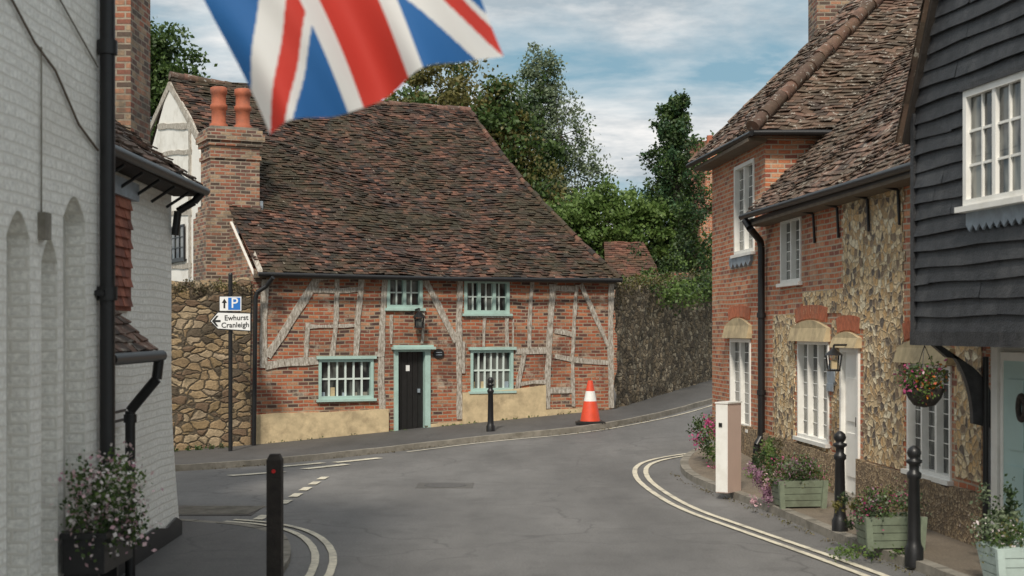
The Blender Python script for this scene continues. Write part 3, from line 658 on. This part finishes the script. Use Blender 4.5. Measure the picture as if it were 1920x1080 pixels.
s=MB(); s.pipe([(4.57,13.72,0),(4.57,13.72,1.95)],.03,'black')
prev=None
for i in range(13):
    t=i/12*math.pi/2
    inn=(4.58-.5*(1-math.cos(t))-.09*math.cos(t),13.75,1.30+.78*math.sin(t)); 
    out=(4.6-.5*(1-math.cos(t))*.9+.05*math.cos(t),13.75,1.30+.70*math.sin(t))
    cur=(Vector(inn)-Vector((.03,0,0)),Vector(out)+Vector((.06,0,-.06)))
    if prev: 
        a,b=prev;c_,d_=cur; e=Vector((0,.1,0)); s.hexa([a,b,b+e,a+e,c_,d_,d_+e,c_+e],'blackw')
    prev=cur
s.done('jetty_bracket',B)
l=MB()
for i in range(16):
    t=i/16*2*math.pi; u=(i+1)/16*2*math.pi
    l.cyl(lw.P(.8+.07*math.cos(t),1.5+.11*math.sin(t),.07),lw.P(.8+.07*math.cos(u),1.5+.11*math.sin(u),.07),.026,.026,'wicker',8)
l.done('door_wreath',B)
# ---------------------------------------------------------------- white building (mid left)
L2=G('white_brick_house'); f=Fac((-3.5,10.9),(-3.58,14.95)); mb=MB()
P=f.P
nz=14
def bat(z): return .10*max(0,(1.6-z)/1.6)**1.5
for j in range(nz):
    z0=-.1+3.95*j/nz; z1=-.1+3.95*(j+1)/nz
    mb.face([P(0,z0,bat(z0)),P(f.L,z0,bat(z0)),P(f.L,z1,bat(z1)),P(0,z1,bat(z1))],'brickW')
    a=P(f.L,z0,bat(z0));b=P(f.L,z1,bat(z1)); mb.face([a,(-8,a.y+.1,z0),(-8,a.y+.1,z1),b],'brickW')
mb.face([P(0,-.1),P(0,3.9),(-8,10.9,3.9),(-8,10.9,-.1)],'brickW')
f.poly(mb,[(0,-.1),(f.L+.01,-.1),(f.L+.01,.20),(f.L-.25,.27),(f.L-.7,.22),(f.L-1.2,.29),(0,.24)],.09,.112,'black')
mb.done('white_walls',L2)
r=MB(); roof(r,[(-3.27,10.8,3.72),(-5.8,10.8,5.6)],[(-3.27,15.05,3.72),(-5.8,15.05,5.6)],'tileC',.105,.17,jit=.02)
r.face([(-5.8,10.8,5.6),(-5.8,15.05,5.6),(-8.4,15.05,3.7),(-8.4,10.8,3.7)],'tileC')
r.face([(-3.55,14.95,3.7),(-8,15.0,3.7),(-5.8,15.0,5.5)],'brickW')
f.box(r,0,f.L+.1,3.62,3.67,0,.26,'darkwood')
r.pipe([(-3.24,10.8,3.67),(-3.24,15.05,3.67)],.045,'black')
for y in np.arange(11.4,15,.6): r.pipe([(-3.5,y,3.45),(-3.27,y,3.6)],.015,'black')
r.pipe([(-3.25,14.9,3.64),(-3.33,14.9,3.55),(-3.5,14.9,3.45),(-3.53,14.9,3.2)],.04,'black')
r.done('tiled_roof',L2)
v=MB()
for j in range(11):
    z=2.42+j*.088
    for i in range(12):
        a0=.35+i*.165+(.08 if j%2 else 0); c0=random.uniform(0,.01)
        if a0+.16>2.2: continue
        v.raw([P(a0,z,.06+c0),P(a0+.16,z,.06+c0),P(a0+.16,z+.11,.035),P(a0,z+.11,.035),P(a0,z,.04),P(a0+.16,z,.04)],[[0,1,2,3],[4,5,1,0],[0,3,4],[1,5,2]],'tileR')
f.box(v,.3,2.2,2.38,3.42,0,.035,'tileR'); f.box(v,.28,2.35,3.40,3.56,0,.075,'lead')
roof(v,[P(-.1,2.02,.42),P(-.1,2.40,.02)],[P(1.55,2.02,.42),P(1.55,2.40,.02)],'tileC',.1,.165)
v.pipe([P(-.1,1.98,.45),P(1.6,1.98,.45)],.05,'black'); 
v.pipe([P(1.5,1.95,.45),P(1.5,1.78,.43),P(1.5,1.6,.28),P(1.5,1.5,.2),P(1.5,.05,.2)],.045,'black')
for z in (.7,1.4): v.cyl(P(1.5,z,.2),P(1.5,z+.07,.2),.058,.058,'black')
v.done('tile_hung_bay',L2)
v=MB(); f.box(v,1.35,1.9,1.36,1.56,.06,.08,'signw')
for q in (1.41,1.49):
    f.box(v,1.42,1.83,q-.012,q+.012,.08,.083,'signk')
v.done('name_board',L2)
v=MB(); v.box(-5.6,-4.45,16.6,17.5,0,7.2,'brickH'); v.box(-5.65,-4.40,16.55,17.55,7.2,7.35,'brickH'); v.done('chimney',L2)
r=MB(); roof(r,[(-4.6,16.0,4.3),(-6.6,16.0,5.6)],[(-4.6,18.4,4.3),(-6.6,18.4,5.6)],'tileC'); r.box(-8,-4.8,15.2,18.3,0,4.3,'brickW'); r.done('rear_wing',L2)
# ---------------------------------------------------------------- near white building with niches
NB=G('white_painted_building'); mb=MB(); f=Fac((-3.0,2.0),(-3.0,10.55))
def yy(px): return 3*F/(960-px)-2.0
nich=[(7.35-2,7.75-2,2.8),(yy(12),yy(56),2.93),(yy(77),yy(108),2.80),(yy(118),yy(160),3.12)]
zb=.55
cur=0
for a0,a1,zt in nich:
    f.poly(mb,[(cur,zb),(a0,zb),(a0,3.4),(cur,3.4)],-.16,0,'brickW')
    zs=zt-.16; n=12; arc=[(a0+(a1-a0)*i/n,zs+.16*math.sin(math.pi*i/n)) for i in range(n+1)]
    f.poly(mb,[(a0,3.4)]+arc+[(a1,3.4)],-.16,0,'brickW')
    mb.face([f.P(a0,zb,-.14),f.P(a1,zb,-.14),f.P(a1,zt,-.14),f.P(a0,zt,-.14)],'niche')
    cur=a1
f.poly(mb,[(cur,zb),(f.L,zb),(f.L,3.4),(cur,3.4)],-.16,0,'brickW')
f.poly(mb,[(0,3.4),(f.L,3.4),(f.L,7.2),(0,7.2)],-.16,0,'brickW'); f.poly(mb,[(0,-.1),(f.L,-.1),(f.L,zb),(0,zb)],-.16,.03,'brickW')
mb.face([(-3,10.55,-.1),(-8,10.55,-.1),(-8,10.55,7.2),(-3,10.55,7.2)],'brickW'); mb.face([(-3,2,-.1),(-8,2,-.1),(-8,2,7.2),(-3,2,7.2)],'brickW')
roof(mb,[(-2.7,2,7.2),(-5.5,2,9.4)],[(-2.7,10.8,7.2),(-5.5,10.8,9.4)],'tileC',.15,.25)
mb.done('painted_walls',NB)
p=MB(); yp=10.3; p.pipe([(-2.93,yp,.0),(-2.93,yp,7.1)],.055,'black',16)
for z in (.9,2.42,4.2): p.cyl((-2.93,yp,z),(-2.93,yp,z+.1),.072,.072,'black',16)
p.box(-3.0,-2.93,yp-.09,yp+.09,2.45,2.49,'black')
p.pipe([(-2.985,7.3,4.75),(-2.985,8.2,4.3),(-2.985,8.9,4.0),(-2.985,9.3,3.9),(-2.985,9.8,3.62),(-2.985,10.25,3.5)],.009,'soffit',6); p.pipe([(-2.985,9.02,2.9),(-2.985,9.02,4.0)],.006,'kerb',6); p.pipe([(-2.985,7.3,5.1),(-2.985,8.9,4.55),(-2.985,10.25,4.1)],.007,'kerb',6)
f.box(p,yy(70),yy(82),2.78,2.95,0,.05,'kerb')
p.done('downpipe_and_cables',NB)
pl=G('flower_trough'); t=MB(); t.box(-2.96,-2.68,9.35,10.05,.60,.86,'black'); t.box(-2.97,-2.66,9.33,10.07,.83,.87,'black'); t.box(-2.98,-2.75,9.45,9.49,.35,.62,'black'); t.box(-2.98,-2.75,9.9,9.94,.35,.62,'black'); t.done('trough',pl)
cl=[]
for i in range(44):
    c_=(-2.78+random.uniform(-.13,.20),random.uniform(9.35,10.05),1.02+random.uniform(-.25,.24)); cl.append((c_,(.10,.10,.11),60,.030,random.choice(['g1','g2','g2','g3']))); cl.append((c_,(.14,.14,.15),22,.034,random.choice(['fl_w','fl_p','fl_w'])))
leaves('flowers',cl,pl,gauss=True,aspect=.8)
# ---------------------------------------------------------------- street furniture
def bollard(x,y,h=1.1):
    z=g(x,y)+.08; b=MB(); s=h/1.1
    b.lathe((x,y,z),[(.085,-.05),(.085,.12),(.068,.15),(.060,.2),(.050,.78*s),(.066,.80*s),(.066,.84*s),(.045,.86*s),(.045,.92*s),(.072,.94*s),(.072,.965*s),(.038,.975*s),(.055,1.0*s),(.066,1.03*s),(.055,1.07*s),(.02,1.1*s)],'black',20)
    return b.done('bollard')
bollard(-.42,27.9,1.08); bollard((1575-960)*15.0/F,15.0,1.06); bollard((1714-960)*13.1/F,13.1,1.06)
b=MB(); x=-2.0;y=12.0; b.box(x-.062,x+.062,y-.06,y+.06,-.1,1.11,'darkwood'); b.hexa([(x-.062,y-.06,1.11),(x+.062,y-.06,1.11),(x+.062,y+.06,1.11),(x-.062,y+.06,1.11),(x-.04,y-.038,1.16),(x+.04,y-.038,1.16),(x+.04,y+.038,1.16),(x-.04,y+.038,1.16)],'darkwood')
b.cyl((x,y-.075,1.02),(x,y-.06,1.02),.017,.017,'red',14); b.box(x-.04,x+.04,y-.065,y-.06,.97,1.07,'darkwood'); b.done('wooden_post')
x,y=1.56,28.35; z=g(x,y)+.1; b=MB(); b.box(x-.24,x+.24,y-.24,y+.24,z,z+.045,'signk'); b.box(x-.29,x+.29,y-.2,y+.2,z,z+.03,'signk')
pr=[(.2,.045),(.165,.25),(.128,.44),(.09,.64),(.05,.85)]
for (r0,z0),(r1,z1),k in zip(pr,pr[1:],['cone_o','cone_o','cone_w','cone_o']):
    b.lathe((x,y,z),[(r0,z0),(r1,z1)],k,20)
b.done('traffic_cone')
SG=G('direction_sign'); b=MB(); Y=26.6; sx=(432-960)*Y/F; b.cyl((sx,Y,g(sx,Y)),(sx,Y,3.25),.04,.04,'black',14); b.cyl((sx,Y,3.25),(sx,Y,3.28),.045,.03,'black',14)
b.done('pole',SG)
b=MB(); fs=Fac((sx-.42,Y-.05),(sx+.42,Y-.05))
def sp(px,py): return fs.at(px,py)
def prect(x0,y0,x1,y1,d0,d1,k): a0,a1,z0,z1=fs.rect(x0,y0,x1,y1); fs.box(b,a0,a1,z0,z1,d0,d1,k)
prect(411,555,454,584,0,.012,'signk'); prect(412.3,556.3,452.7,582.7,0,.015,'signw'); prect(428,558,451,581,0,.018,'blue')
fs.poly(b,[sp(*q) for q in ((419.3,578),(422.7,578),(422.7,568),(426,568),(421,560),(416,568),(419.3,568))],0,.018,'signk')
fs.poly(b,[sp(*q) for q in ((393,602),(408,584),(471,586),(471,622),(408,618))],0,.012,'signk')
fs.poly(b,[sp(*q) for q in ((395.5,602),(409,586.3),(469.2,588.2),(469.2,619.8),(409,615.9))],0,.015,'signw')
fs.poly(b,[sp(*q) for q in ((397.5,602),(406,592),(410,592),(404,600),(414,600),(414,604),(404,604),(410,612),(406,612))],0,.018,'signk')
b.done('sign_panels',SG)
def text(s,px,py,size,k,parent,al='CENTER',d=.02):
    cu=bpy.data.curves.new('lettering','FONT'); cu.body=s; cu.size=size; cu.extrude=.001; cu.align_x=al; cu.align_y='CENTER'; cu.offset=.0015; cu.materials.append(M[k])
    o=bpy.data.objects.new('lettering_'+s.lower(),cu); a=fs.at(px,py,d); o.location=fs.P(*a,d); o.rotation_euler=(math.pi/2,math.radians(-1.5) if s!='P' else 0,0); SC.collection.objects.link(o); o.parent=parent
text('P',439.5,569,.27,'signw',SG); text('Ewhurst',443,596,.135,'signk',SG); text('Cranleigh',441,609.5,.135,'signk',SG)
b=MB(); z=.09
b.hexa([(2.66,18.55,z),(2.8,18.45,z),(3.02,18.75,z),(2.88,18.85,z),(2.66,18.55,1.25),(2.8,18.45,1.25),(3.02,18.75,1.25),(2.88,18.85,1.25)],'pinkish')
b.face([(2.657,18.547,z+.01),(2.797,18.447,z+.01),(2.797,18.447,1.24),(2.657,18.547,1.24)],'white')
b.hexa([(2.645,18.545,1.25),(2.80,18.435,1.25),(3.035,18.75,1.25),(2.88,18.865,1.25),(2.645,18.545,1.27),(2.80,18.435,1.27),(3.035,18.75,1.27),(2.88,18.865,1.27)],'white')
b.hexa([(2.69,18.52,.95),(2.73,18.49,.95),(2.73,18.48,.95),(2.69,18.51,.95),(2.69,18.52,1.0),(2.73,18.49,1.0),(2.73,18.48,1.0),(2.69,18.51,1.0)],'signk'); b.done('utility_pillar')
def planter(x,y,w,dp,h,k,flow,ang=0,z=.09,fh=.3,n=24):
    e=G('planter'); b=MB(); zz=z
    ca,sa=math.cos(ang),math.sin(ang)
    def T(u,v,q): return (x+u*ca-v*sa,y+u*sa+v*ca,q)
    nb=4
    for j in range(nb):
        z0=zz+.02+(h-.02)*j/nb; z1=zz+.02+(h-.02)*(j+1)/nb-.006; f0=1-.16*(1-(j+.3)/nb); w_=w/2*f0; d_=dp/2*f0; f1=1-.16*(1-(j+1.2)/nb); w1=w/2*f1;d1=dp/2*f1
        b.hexa([T(-w_,-d_,z0),T(w_,-d_,z0),T(w_,d_,z0),T(-w_,d_,z0),T(-w1,-d1,z1),T(w1,-d1,z1),T(w1,d1,z1),T(-w1,d1,z1)],k)
    for u in (-1,1):
        b.hexa([T(u*w*.46-.03,-dp*.5-.02,zz),T(u*w*.46+.03,-dp*.5-.02,zz),T(u*w*.46+.03,-dp*.5+.02,zz),T(u*w*.46-.03,-dp*.5+.02,zz),T(u*w*.5-.03,-dp*.5-.03,zz+h),T(u*w*.5+.03,-dp*.5-.03,zz+h),T(u*w*.5+.03,-dp*.5+.02,zz+h),T(u*w*.5-.03,-dp*.5+.02,zz+h)],k)
    b.done('box',e); cl=[]
    for i in range(n):
        c_=T(random.uniform(-w*.5,w*.5),random.uniform(-dp*.45,dp*.45),zz+h+random.uniform(-.02,fh)); cl.append((c_,(.11,.11,.1),80,.032,random.choice(['g1','g2','g2','g5']))); cl.append((c_,(.13,.13,.12),26,.028,random.choice(flow)))
    leaves('plants',cl,e,gauss=True)
planter(3.42,17.05,.55,.4,.33,'planter',['fl_v','fl_v','fl_m','g4'],.15,fh=.22)
planter(3.66,13.85,.55,.42,.32,'planter',['fl_v','g4','fl_m'],.1,fh=.18)
planter(4.32,11.85,.75,.45,.33,'planterb',['g5','g4','fl_w'],.1,fh=.2)
def shrub(name,c,r,n,keys,s=.05,per=80):
    cl=[]
    for i in range(n):
        q=[c[k]+random.uniform(-r[k],r[k]) for k in range(3)]; cl.append((q,[max(.06,x*.35) for x in r],per,s,random.choice(keys)))
    return leaves(name,cl,gauss=True)
shrub('flowering_shrub',(3.15,22.0,.42),(.3,.5,.38),30,['g2','g3','g1','g2','g3','fl_m','fl_w'],.045)
shrub('flowering_shrub',(3.6,19.9,.35),(.2,.6,.32),22,['g1','g2','g3','g4','ivy'],.045)
shrub('heather',(3.05,17.3,.35),(.18,.22,.2),14,['fl_v','fl_v','g1','fl_p'],.032)
shrub('heather',(3.42,14.2,.38),(.18,.2,.16),12,['ivy','g4','g1'],.035)
shrub('rosemary',(4.35,12.6,.5),(.12,.25,.3),14,['g5','g5','g1'],.04)
shrub('weeds',(3.35,13.4,.11),(.3,.15,.02),10,['g3','g2'],.035,30)
cl=[]
for i in range(36):
    q=random.random(); x=-4.9+7*q; y=28.0+3.4*q; cl.append(((x+random.uniform(-.05,.05),y-.06,g(x,y)+.11),(.08,.04,.04),8,.04,random.choice(['g2','g3','g1','ivy'])))
for i in range(26):
    x=-5.4-2*random.random(); cl.append(((x,27.4-.1*random.random()+(x+6)*.3,g(x,27.3)+.13),(.08,.05,.06),16,.05,random.choice(['g2','g1'])))
leaves('kerbside_weeds',cl)
cl=[]
for i in range(90):
    y=random.uniform(12.5,23); x=float(np.interp(y,[12.5,14.3,16.9,18.9,21,22.8],[3.75,3.38,3.1,2.78,2.48,2.58])); cl.append(((x-random.uniform(0,.1),y,.016),(.06,.2,.004),5,.025,random.choice(['ivy','g4','ivy'])))
for i in range(60):
    x=random.uniform(-5,3); y=float(np.interp(x,[-5.4,-3.1,-.6,1.6,3.3],[22.7,25.2,27.1,27.7,30]))-.12; cl.append(((x,y,g(x,y)+.02),(.2,.05,.004),6,.03,'ivy'))
leaves('fallen_leaves',cl)
e=G('hanging_basket'); b=MB(); X,Y=3.93,13.55; zb=1.64
b.lathe((X,Y,zb-.17),[(.02,0),(.10,.02),(.155,.09),(.185,.17),(.19,.18)],'wicker',20)
for i in range(3):
    t=i*2.1; b.cyl((X+.18*math.cos(t),Y+.18*math.sin(t),zb),(X,Y,zb+.42),.004,.004,'black',5)
b.cyl((X,Y,zb+.42),(X,Y+.02,2.12),.006,.006,'black',6); b.done('basket',e)
cl=[]
for i in range(30):
    t=random.uniform(0,6.28);r_=random.uniform(0,.2); c_=(X+r_*math.cos(t),Y+r_*math.sin(t),zb+random.uniform(.0,.22)-r_*.2); cl.append((c_,(.08,.08,.08),70,.032,random.choice(['g2','g3','g1']))); cl.append((c_,(.1,.1,.09),14,.04,random.choice(['fl_m','fl_m','fl_o','fl_p'])))
leaves('flowers',cl,e,gauss=True)
# ---------------------------------------------------------------- trees
def tree(name,base,blobs,trunk=.25,keys=('g1','g2'),leaf=.2,dens=1.0,cr=.42,droop=0):
    e=G(name); b=MB(); cl=[]; base=Vector(base)
    zc=min(bl[0][2]-bl[1][2]*.3 for bl in blobs); top=Vector((base.x,base.y,zc)); b.cyl(base,top,trunk,trunk*.6,'bark',10)
    for c,r in blobs:
        c=Vector(c); b.cyl(top,c,trunk*.5,trunk*.15,'bark',7)
        vol=r[0]*r[1]*r[2]; n=int((16+26*vol**.5)*(.42/cr)**.9)
        for i in range(n):
            d=Vector((random.gauss(0,1),random.gauss(0,1),random.gauss(0,1))).normalized()*random.uniform(.4,1.06)
            q=Vector((c.x+d.x*r[0],c.y+d.y*r[1],c.z+d.z*r[2])); s=cr*random.uniform(.55,1.35)
            if random.random()<.35: b.cyl(c,q,trunk*.12,trunk*.03,'bark',5,False)
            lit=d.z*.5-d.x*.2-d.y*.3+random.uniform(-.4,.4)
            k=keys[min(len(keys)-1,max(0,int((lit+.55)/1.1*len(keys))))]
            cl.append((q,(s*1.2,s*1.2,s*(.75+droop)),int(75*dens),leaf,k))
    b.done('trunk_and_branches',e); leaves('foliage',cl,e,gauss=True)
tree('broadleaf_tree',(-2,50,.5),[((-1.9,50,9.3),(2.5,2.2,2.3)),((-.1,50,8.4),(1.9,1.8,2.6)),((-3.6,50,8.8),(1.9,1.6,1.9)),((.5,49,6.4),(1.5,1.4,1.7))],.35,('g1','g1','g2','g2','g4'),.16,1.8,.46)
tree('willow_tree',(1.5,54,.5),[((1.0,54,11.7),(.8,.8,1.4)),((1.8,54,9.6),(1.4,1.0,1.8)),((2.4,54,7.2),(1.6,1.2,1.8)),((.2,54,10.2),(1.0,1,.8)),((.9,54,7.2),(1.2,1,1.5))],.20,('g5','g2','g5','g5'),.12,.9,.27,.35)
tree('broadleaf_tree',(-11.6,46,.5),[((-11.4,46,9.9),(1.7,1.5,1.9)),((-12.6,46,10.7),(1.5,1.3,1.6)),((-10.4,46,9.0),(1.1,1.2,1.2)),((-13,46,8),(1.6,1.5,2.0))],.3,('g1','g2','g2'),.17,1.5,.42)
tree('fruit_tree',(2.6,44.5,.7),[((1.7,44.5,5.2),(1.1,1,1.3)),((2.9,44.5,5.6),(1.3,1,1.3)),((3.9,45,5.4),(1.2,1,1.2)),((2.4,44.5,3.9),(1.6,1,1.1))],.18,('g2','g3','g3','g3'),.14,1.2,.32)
e=G('conifer_tree'); b=MB(); cl=[]; bx,by=5.3,46; b.cyl((bx,by,.6),(bx,by,9.6),.16,.03,'bark',8)
z=3.2
while z<9.6:
    w=.12+1.75*((9.9-z)/6.7)**.8
    for i in range(6):
        t=random.uniform(0,6.28); L=w*random.uniform(.5,1.25); tip=Vector((bx+L*math.cos(t),by+L*math.sin(t),z+L*.55)); o=Vector((bx,by,z)); b.cyl(o,tip,.03,.008,'bark',4,False)
        for q in (.35,.6,.82,1.02):
            c_=o.lerp(tip,q)+Vector((0,0,.06*q)); s=.26*(1.15-.6*q)*(.45+.5*w); cl.append((c_,(s,s,s*1.5),42,.11,random.choice(['g6','g6','g1','g2','g2'])))
    z+=.25
cl.append(((bx,by,9.75),(.08,.08,.3),50,.1,'g6'))
b.done('trunk_and_branches',e); leaves('foliage',cl,e,gauss=True)
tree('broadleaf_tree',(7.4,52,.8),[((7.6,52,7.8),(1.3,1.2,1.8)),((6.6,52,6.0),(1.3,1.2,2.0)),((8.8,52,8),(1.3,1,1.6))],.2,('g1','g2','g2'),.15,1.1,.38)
cl=[]
for i in range(150):
    x=random.uniform(.5,9); y=random.uniform(47,60); z=random.uniform(1.2,5.2); cl.append(((x,y,z),(.9,.9,.7),140,.18,random.choice(['g1','g2','g2','g3'])))
for i in range(60):
    x=random.uniform(-16,-6);cl.append(((x,random.uniform(52,60),random.uniform(2,9)),(1,1,.9),130,.22,random.choice(['g1','g1','g2'])))
for i in range(70):
    x=random.uniform(-6,1);cl.append(((x,random.uniform(56,60),random.uniform(2,8)),(1,1,.9),130,.22,random.choice(['g1','g1','g2'])))
for i in range(34):
    q=i/33; cl.append(((3.2+3.0*q+random.uniform(-.1,.5),33.6+7*q+random.uniform(0,1.0),3.15+.3*q+random.uniform(-.3,.3)),(.4,.4,.25),110,.09,random.choice(['g2','g1','g3'])))
for i in range(16):   # shoots growing up in front of the little roof
    cl.append(((random.uniform(3.5,4.9),40.6,random.uniform(3.6,4.5)),(.25,.2,.22),80,.09,random.choice(['g2','g3','g1'])))
leaves('distant_foliage',cl,gauss=True)
BH=G('brick_house'); b=MB(); b.box(3.0,5.5,44.2,49,0,4.0,'brickA'); b.face([(3,44.2,4.0),(3,49,4.0),(3,46.6,5.4)],'brickA')
roof(b,[(2.75,41.6,3.75),(2.8,43.3,4.9)],[(4.4,41.6,3.75),(4.0,43.3,4.9)],'tileB',.12,.2); b.face([(2.8,43.3,4.9),(4.0,43.3,4.9),(5.6,49.3,3.8),(2.7,49.3,3.8)],'tileB'); b.box(2.95,4.2,41.9,44.2,0,3.75,'brickA'); b.box(2.05,2.35,45.2,45.6,3,5.35,'brickA'); b.done('walls_and_roof',BH)
BH=G('brick_house'); b=MB(); b.box(6.6,9.6,50,55,0,6.6,'brickC'); b.face([(6.3,49.8,6.5),(9.9,49.8,6.5),(9.9,52.4,9.2),(6.3,52.4,9.2)],'tileB'); b.box(6.8,7.2,50,50.6,6.6,8.6,'brickC'); b.lathe((7.0,50.3,8.6),[(.14,0),(.11,.5)],'pot'); b.done('walls_and_roof',BH)
# ---------------------------------------------------------------- union flag
def fl(nm,c):
    m=NT(nm); m.b.inputs['Base Color'].default_value=c4(c); m.b.inputs['Roughness'].default_value=.75
    v=m.ob(); n=m.noise(v,60,3); m.bump(n,.25,.003)
    t=m.n('ShaderNodeBsdfTranslucent',{0:c4(c)}); x=m.n('ShaderNodeMixShader',{0:.35,1:m.b.outputs[0],2:t.outputs[0]}); m.l(x.outputs[0],m.out.inputs[0]); M[nm]=m.m
fl('flag_red',(.60,.045,.03)); fl('flag_white',(.76,.75,.73)); fl('flag_blue',(.02,.13,.37))
FG=G('union_flag'); b=MB(); YF=5.1
cn=[W(182,-440,YF),W(640,-600,YF+.1),W(952,92,YF+.0),W(500,258,YF-.12)]
nu,nv=170,300; vs=[]
for j in range(nv+1):
    v=j/nv
    for i in range(nu+1):
        u=i/nu
        p=cn[0].lerp(cn[1],u).lerp(cn[3].lerp(cn[2],u),v)
        amp=.065*(.3+.7*v)
        p=p+Vector((.014*math.sin(v*9+u*2)*v,amp*math.sin(u*11+v*3.2)+.032*math.sin(u*23-v*5+1)*v+.03*math.sin(v*7-u*3),.018*math.sin(u*10+1)*v))
        vs.append(p)
fs_={'flag_red':[],'flag_white':[],'flag_blue':[]}
for j in range(nv):
    for i in range(nu):
        x=((i+.5)/nu-.5)*30; y=((j+.5)/nv-.5)*50
        ax,ay=abs(x),abs(y)
        if ax<3 or ay<3: k='flag_red'
        elif ax<5 or ay<5: k='flag_white'
        else:
            q=(ay*15-ax*25)/math.hypot(15,25); s_=1 if x*y<0 else -1
            if 0<q*s_<2.1: k='flag_red'
            elif abs(q)<3: k='flag_white'
            else: k='flag_blue'
        n0=j*(nu+1)+i; fs_[k].append([n0,n0+1,n0+nu+2,n0+nu+1])
me=bpy.data.meshes.new('flag_cloth'); allf=[];mi=[]
for q,k in enumerate(fs_): allf+=fs_[k]; mi+=[q]*len(fs_[k])
me.from_pydata(vs,[],allf)
for k in fs_: me.materials.append(M[k])
me.polygons.foreach_set('material_index',mi); me.polygons.foreach_set('use_smooth',[True]*len(mi)); me.update()
o=bpy.data.objects.new('flag_cloth',me); SC.collection.objects.link(o); o.parent=FG
d=(cn[1]-cn[0]); a=cn[0]+d*((-3.0-cn[0].x)/d.x); b.cyl(a,cn[1]+d*.1,.016,.014,'white',12); b.lathe(cn[1]+d*.1-Vector((0,0,.03)),[(.01,0),(.03,.03),(.01,.06)],'pot',12); b.done('flagpole',FG)
# ---------------------------------------------------------------- light
EL,AZ=math.radians(46),math.radians(192)
w=bpy.data.worlds.new('World'); SC.world=w; w.use_nodes=True; t=w.node_tree; bg=t.nodes['Background']
def wn_(ty,ins=None,**k):
    x=t.nodes.new(ty)
    for a,b_ in k.items(): setattr(x,a,b_)
    for a,b_ in (ins or {}).items():
        if isinstance(b_,bpy.types.NodeSocket): t.links.new(b_,x.inputs[a])
        else: x.inputs[a].default_value=b_
    return x
sky=wn_('ShaderNodeTexSky',sky_type='NISHITA',sun_disc=False,sun_elevation=EL,sun_rotation=AZ)
tc=wn_('ShaderNodeTexCoord'); sp_=wn_('ShaderNodeSeparateXYZ',{0:tc.outputs['Generated']})
zz=wn_('ShaderNodeMath',{0:wn_('ShaderNodeMath',{0:sp_.outputs[2],1:0.0},operation='MAXIMUM').outputs[0],1:.09},operation='ADD').outputs[0]
cx=wn_('ShaderNodeMath',{0:sp_.outputs[0],1:zz},operation='DIVIDE').outputs[0]; cy=wn_('ShaderNodeMath',{0:sp_.outputs[1],1:zz},operation='DIVIDE').outputs[0]
cv=wn_('ShaderNodeCombineXYZ',{0:cx,1:cy,2:3.3})
n1=wn_('ShaderNodeTexNoise',{'Vector':cv.outputs[0],'Scale':1.05,'Detail':9,'Roughness':.58,'Distortion':.4})
r1=wn_('ShaderNodeValToRGB',{0:n1.outputs[0]}); r1.color_ramp.elements[0].position=.33; r1.color_ramp.elements[1].position=.56
n2=wn_('ShaderNodeTexNoise',{'Vector':cv.outputs[0],'Scale':1.7,'Detail':9,'Roughness':.62})
r2=wn_('ShaderNodeValToRGB',{0:n2.outputs[0]}); r2.color_ramp.elements[0].position=.38; r2.color_ramp.elements[1].position=.58; r2.color_ramp.elements[0].color=(4.4,5.1,5.6,1); r2.color_ramp.elements[1].color=(9.4,9.3,9.1,1)
mx=wn_('ShaderNodeMix',data_type='RGBA'); t.links.new(r1.outputs[0],mx.inputs[0]); 
mm=wn_('ShaderNodeMix',data_type='RGBA'); mm.inputs[0].default_value=.85; t.links.new(sky.outputs[0],mm.inputs[6]); mm.inputs[7].default_value=(2.5,4.3,5.3,1)
t.links.new(mm.outputs[2],mx.inputs[6]); t.links.new(r2.outputs[0],mx.inputs[7]); t.links.new(mx.outputs[2],bg.inputs[0]); bg.inputs[1].default_value=.10
sd=bpy.data.lights.new('sun','SUN'); sd.energy=3.4; sd.angle=math.radians(8); sd.color=(1,.92,.80); so=bpy.data.objects.new('sun',sd); SC.collection.objects.link(so)
dr=Vector((math.sin(AZ)*math.cos(EL),math.cos(AZ)*math.cos(EL),math.sin(EL))); so.rotation_euler=dr.to_track_quat('Z','Y').to_euler()
cd=bpy.data.cameras.new('camera'); cam=bpy.data.objects.new('camera',cd); SC.collection.objects.link(cam); cam.location=(0,0,CH); cam.rotation_euler=(math.pi/2,0,0)
cd.lens=50; cd.sensor_width=36; cd.shift_y=80/1920; cd.clip_end=3000; cd.dof.use_dof=True; cd.dof.focus_distance=26; cd.dof.aperture_fstop=2.6
SC.camera=cam
SC.view_settings.view_transform='Standard'; SC.view_settings.look='None'; SC.view_settings.exposure=0
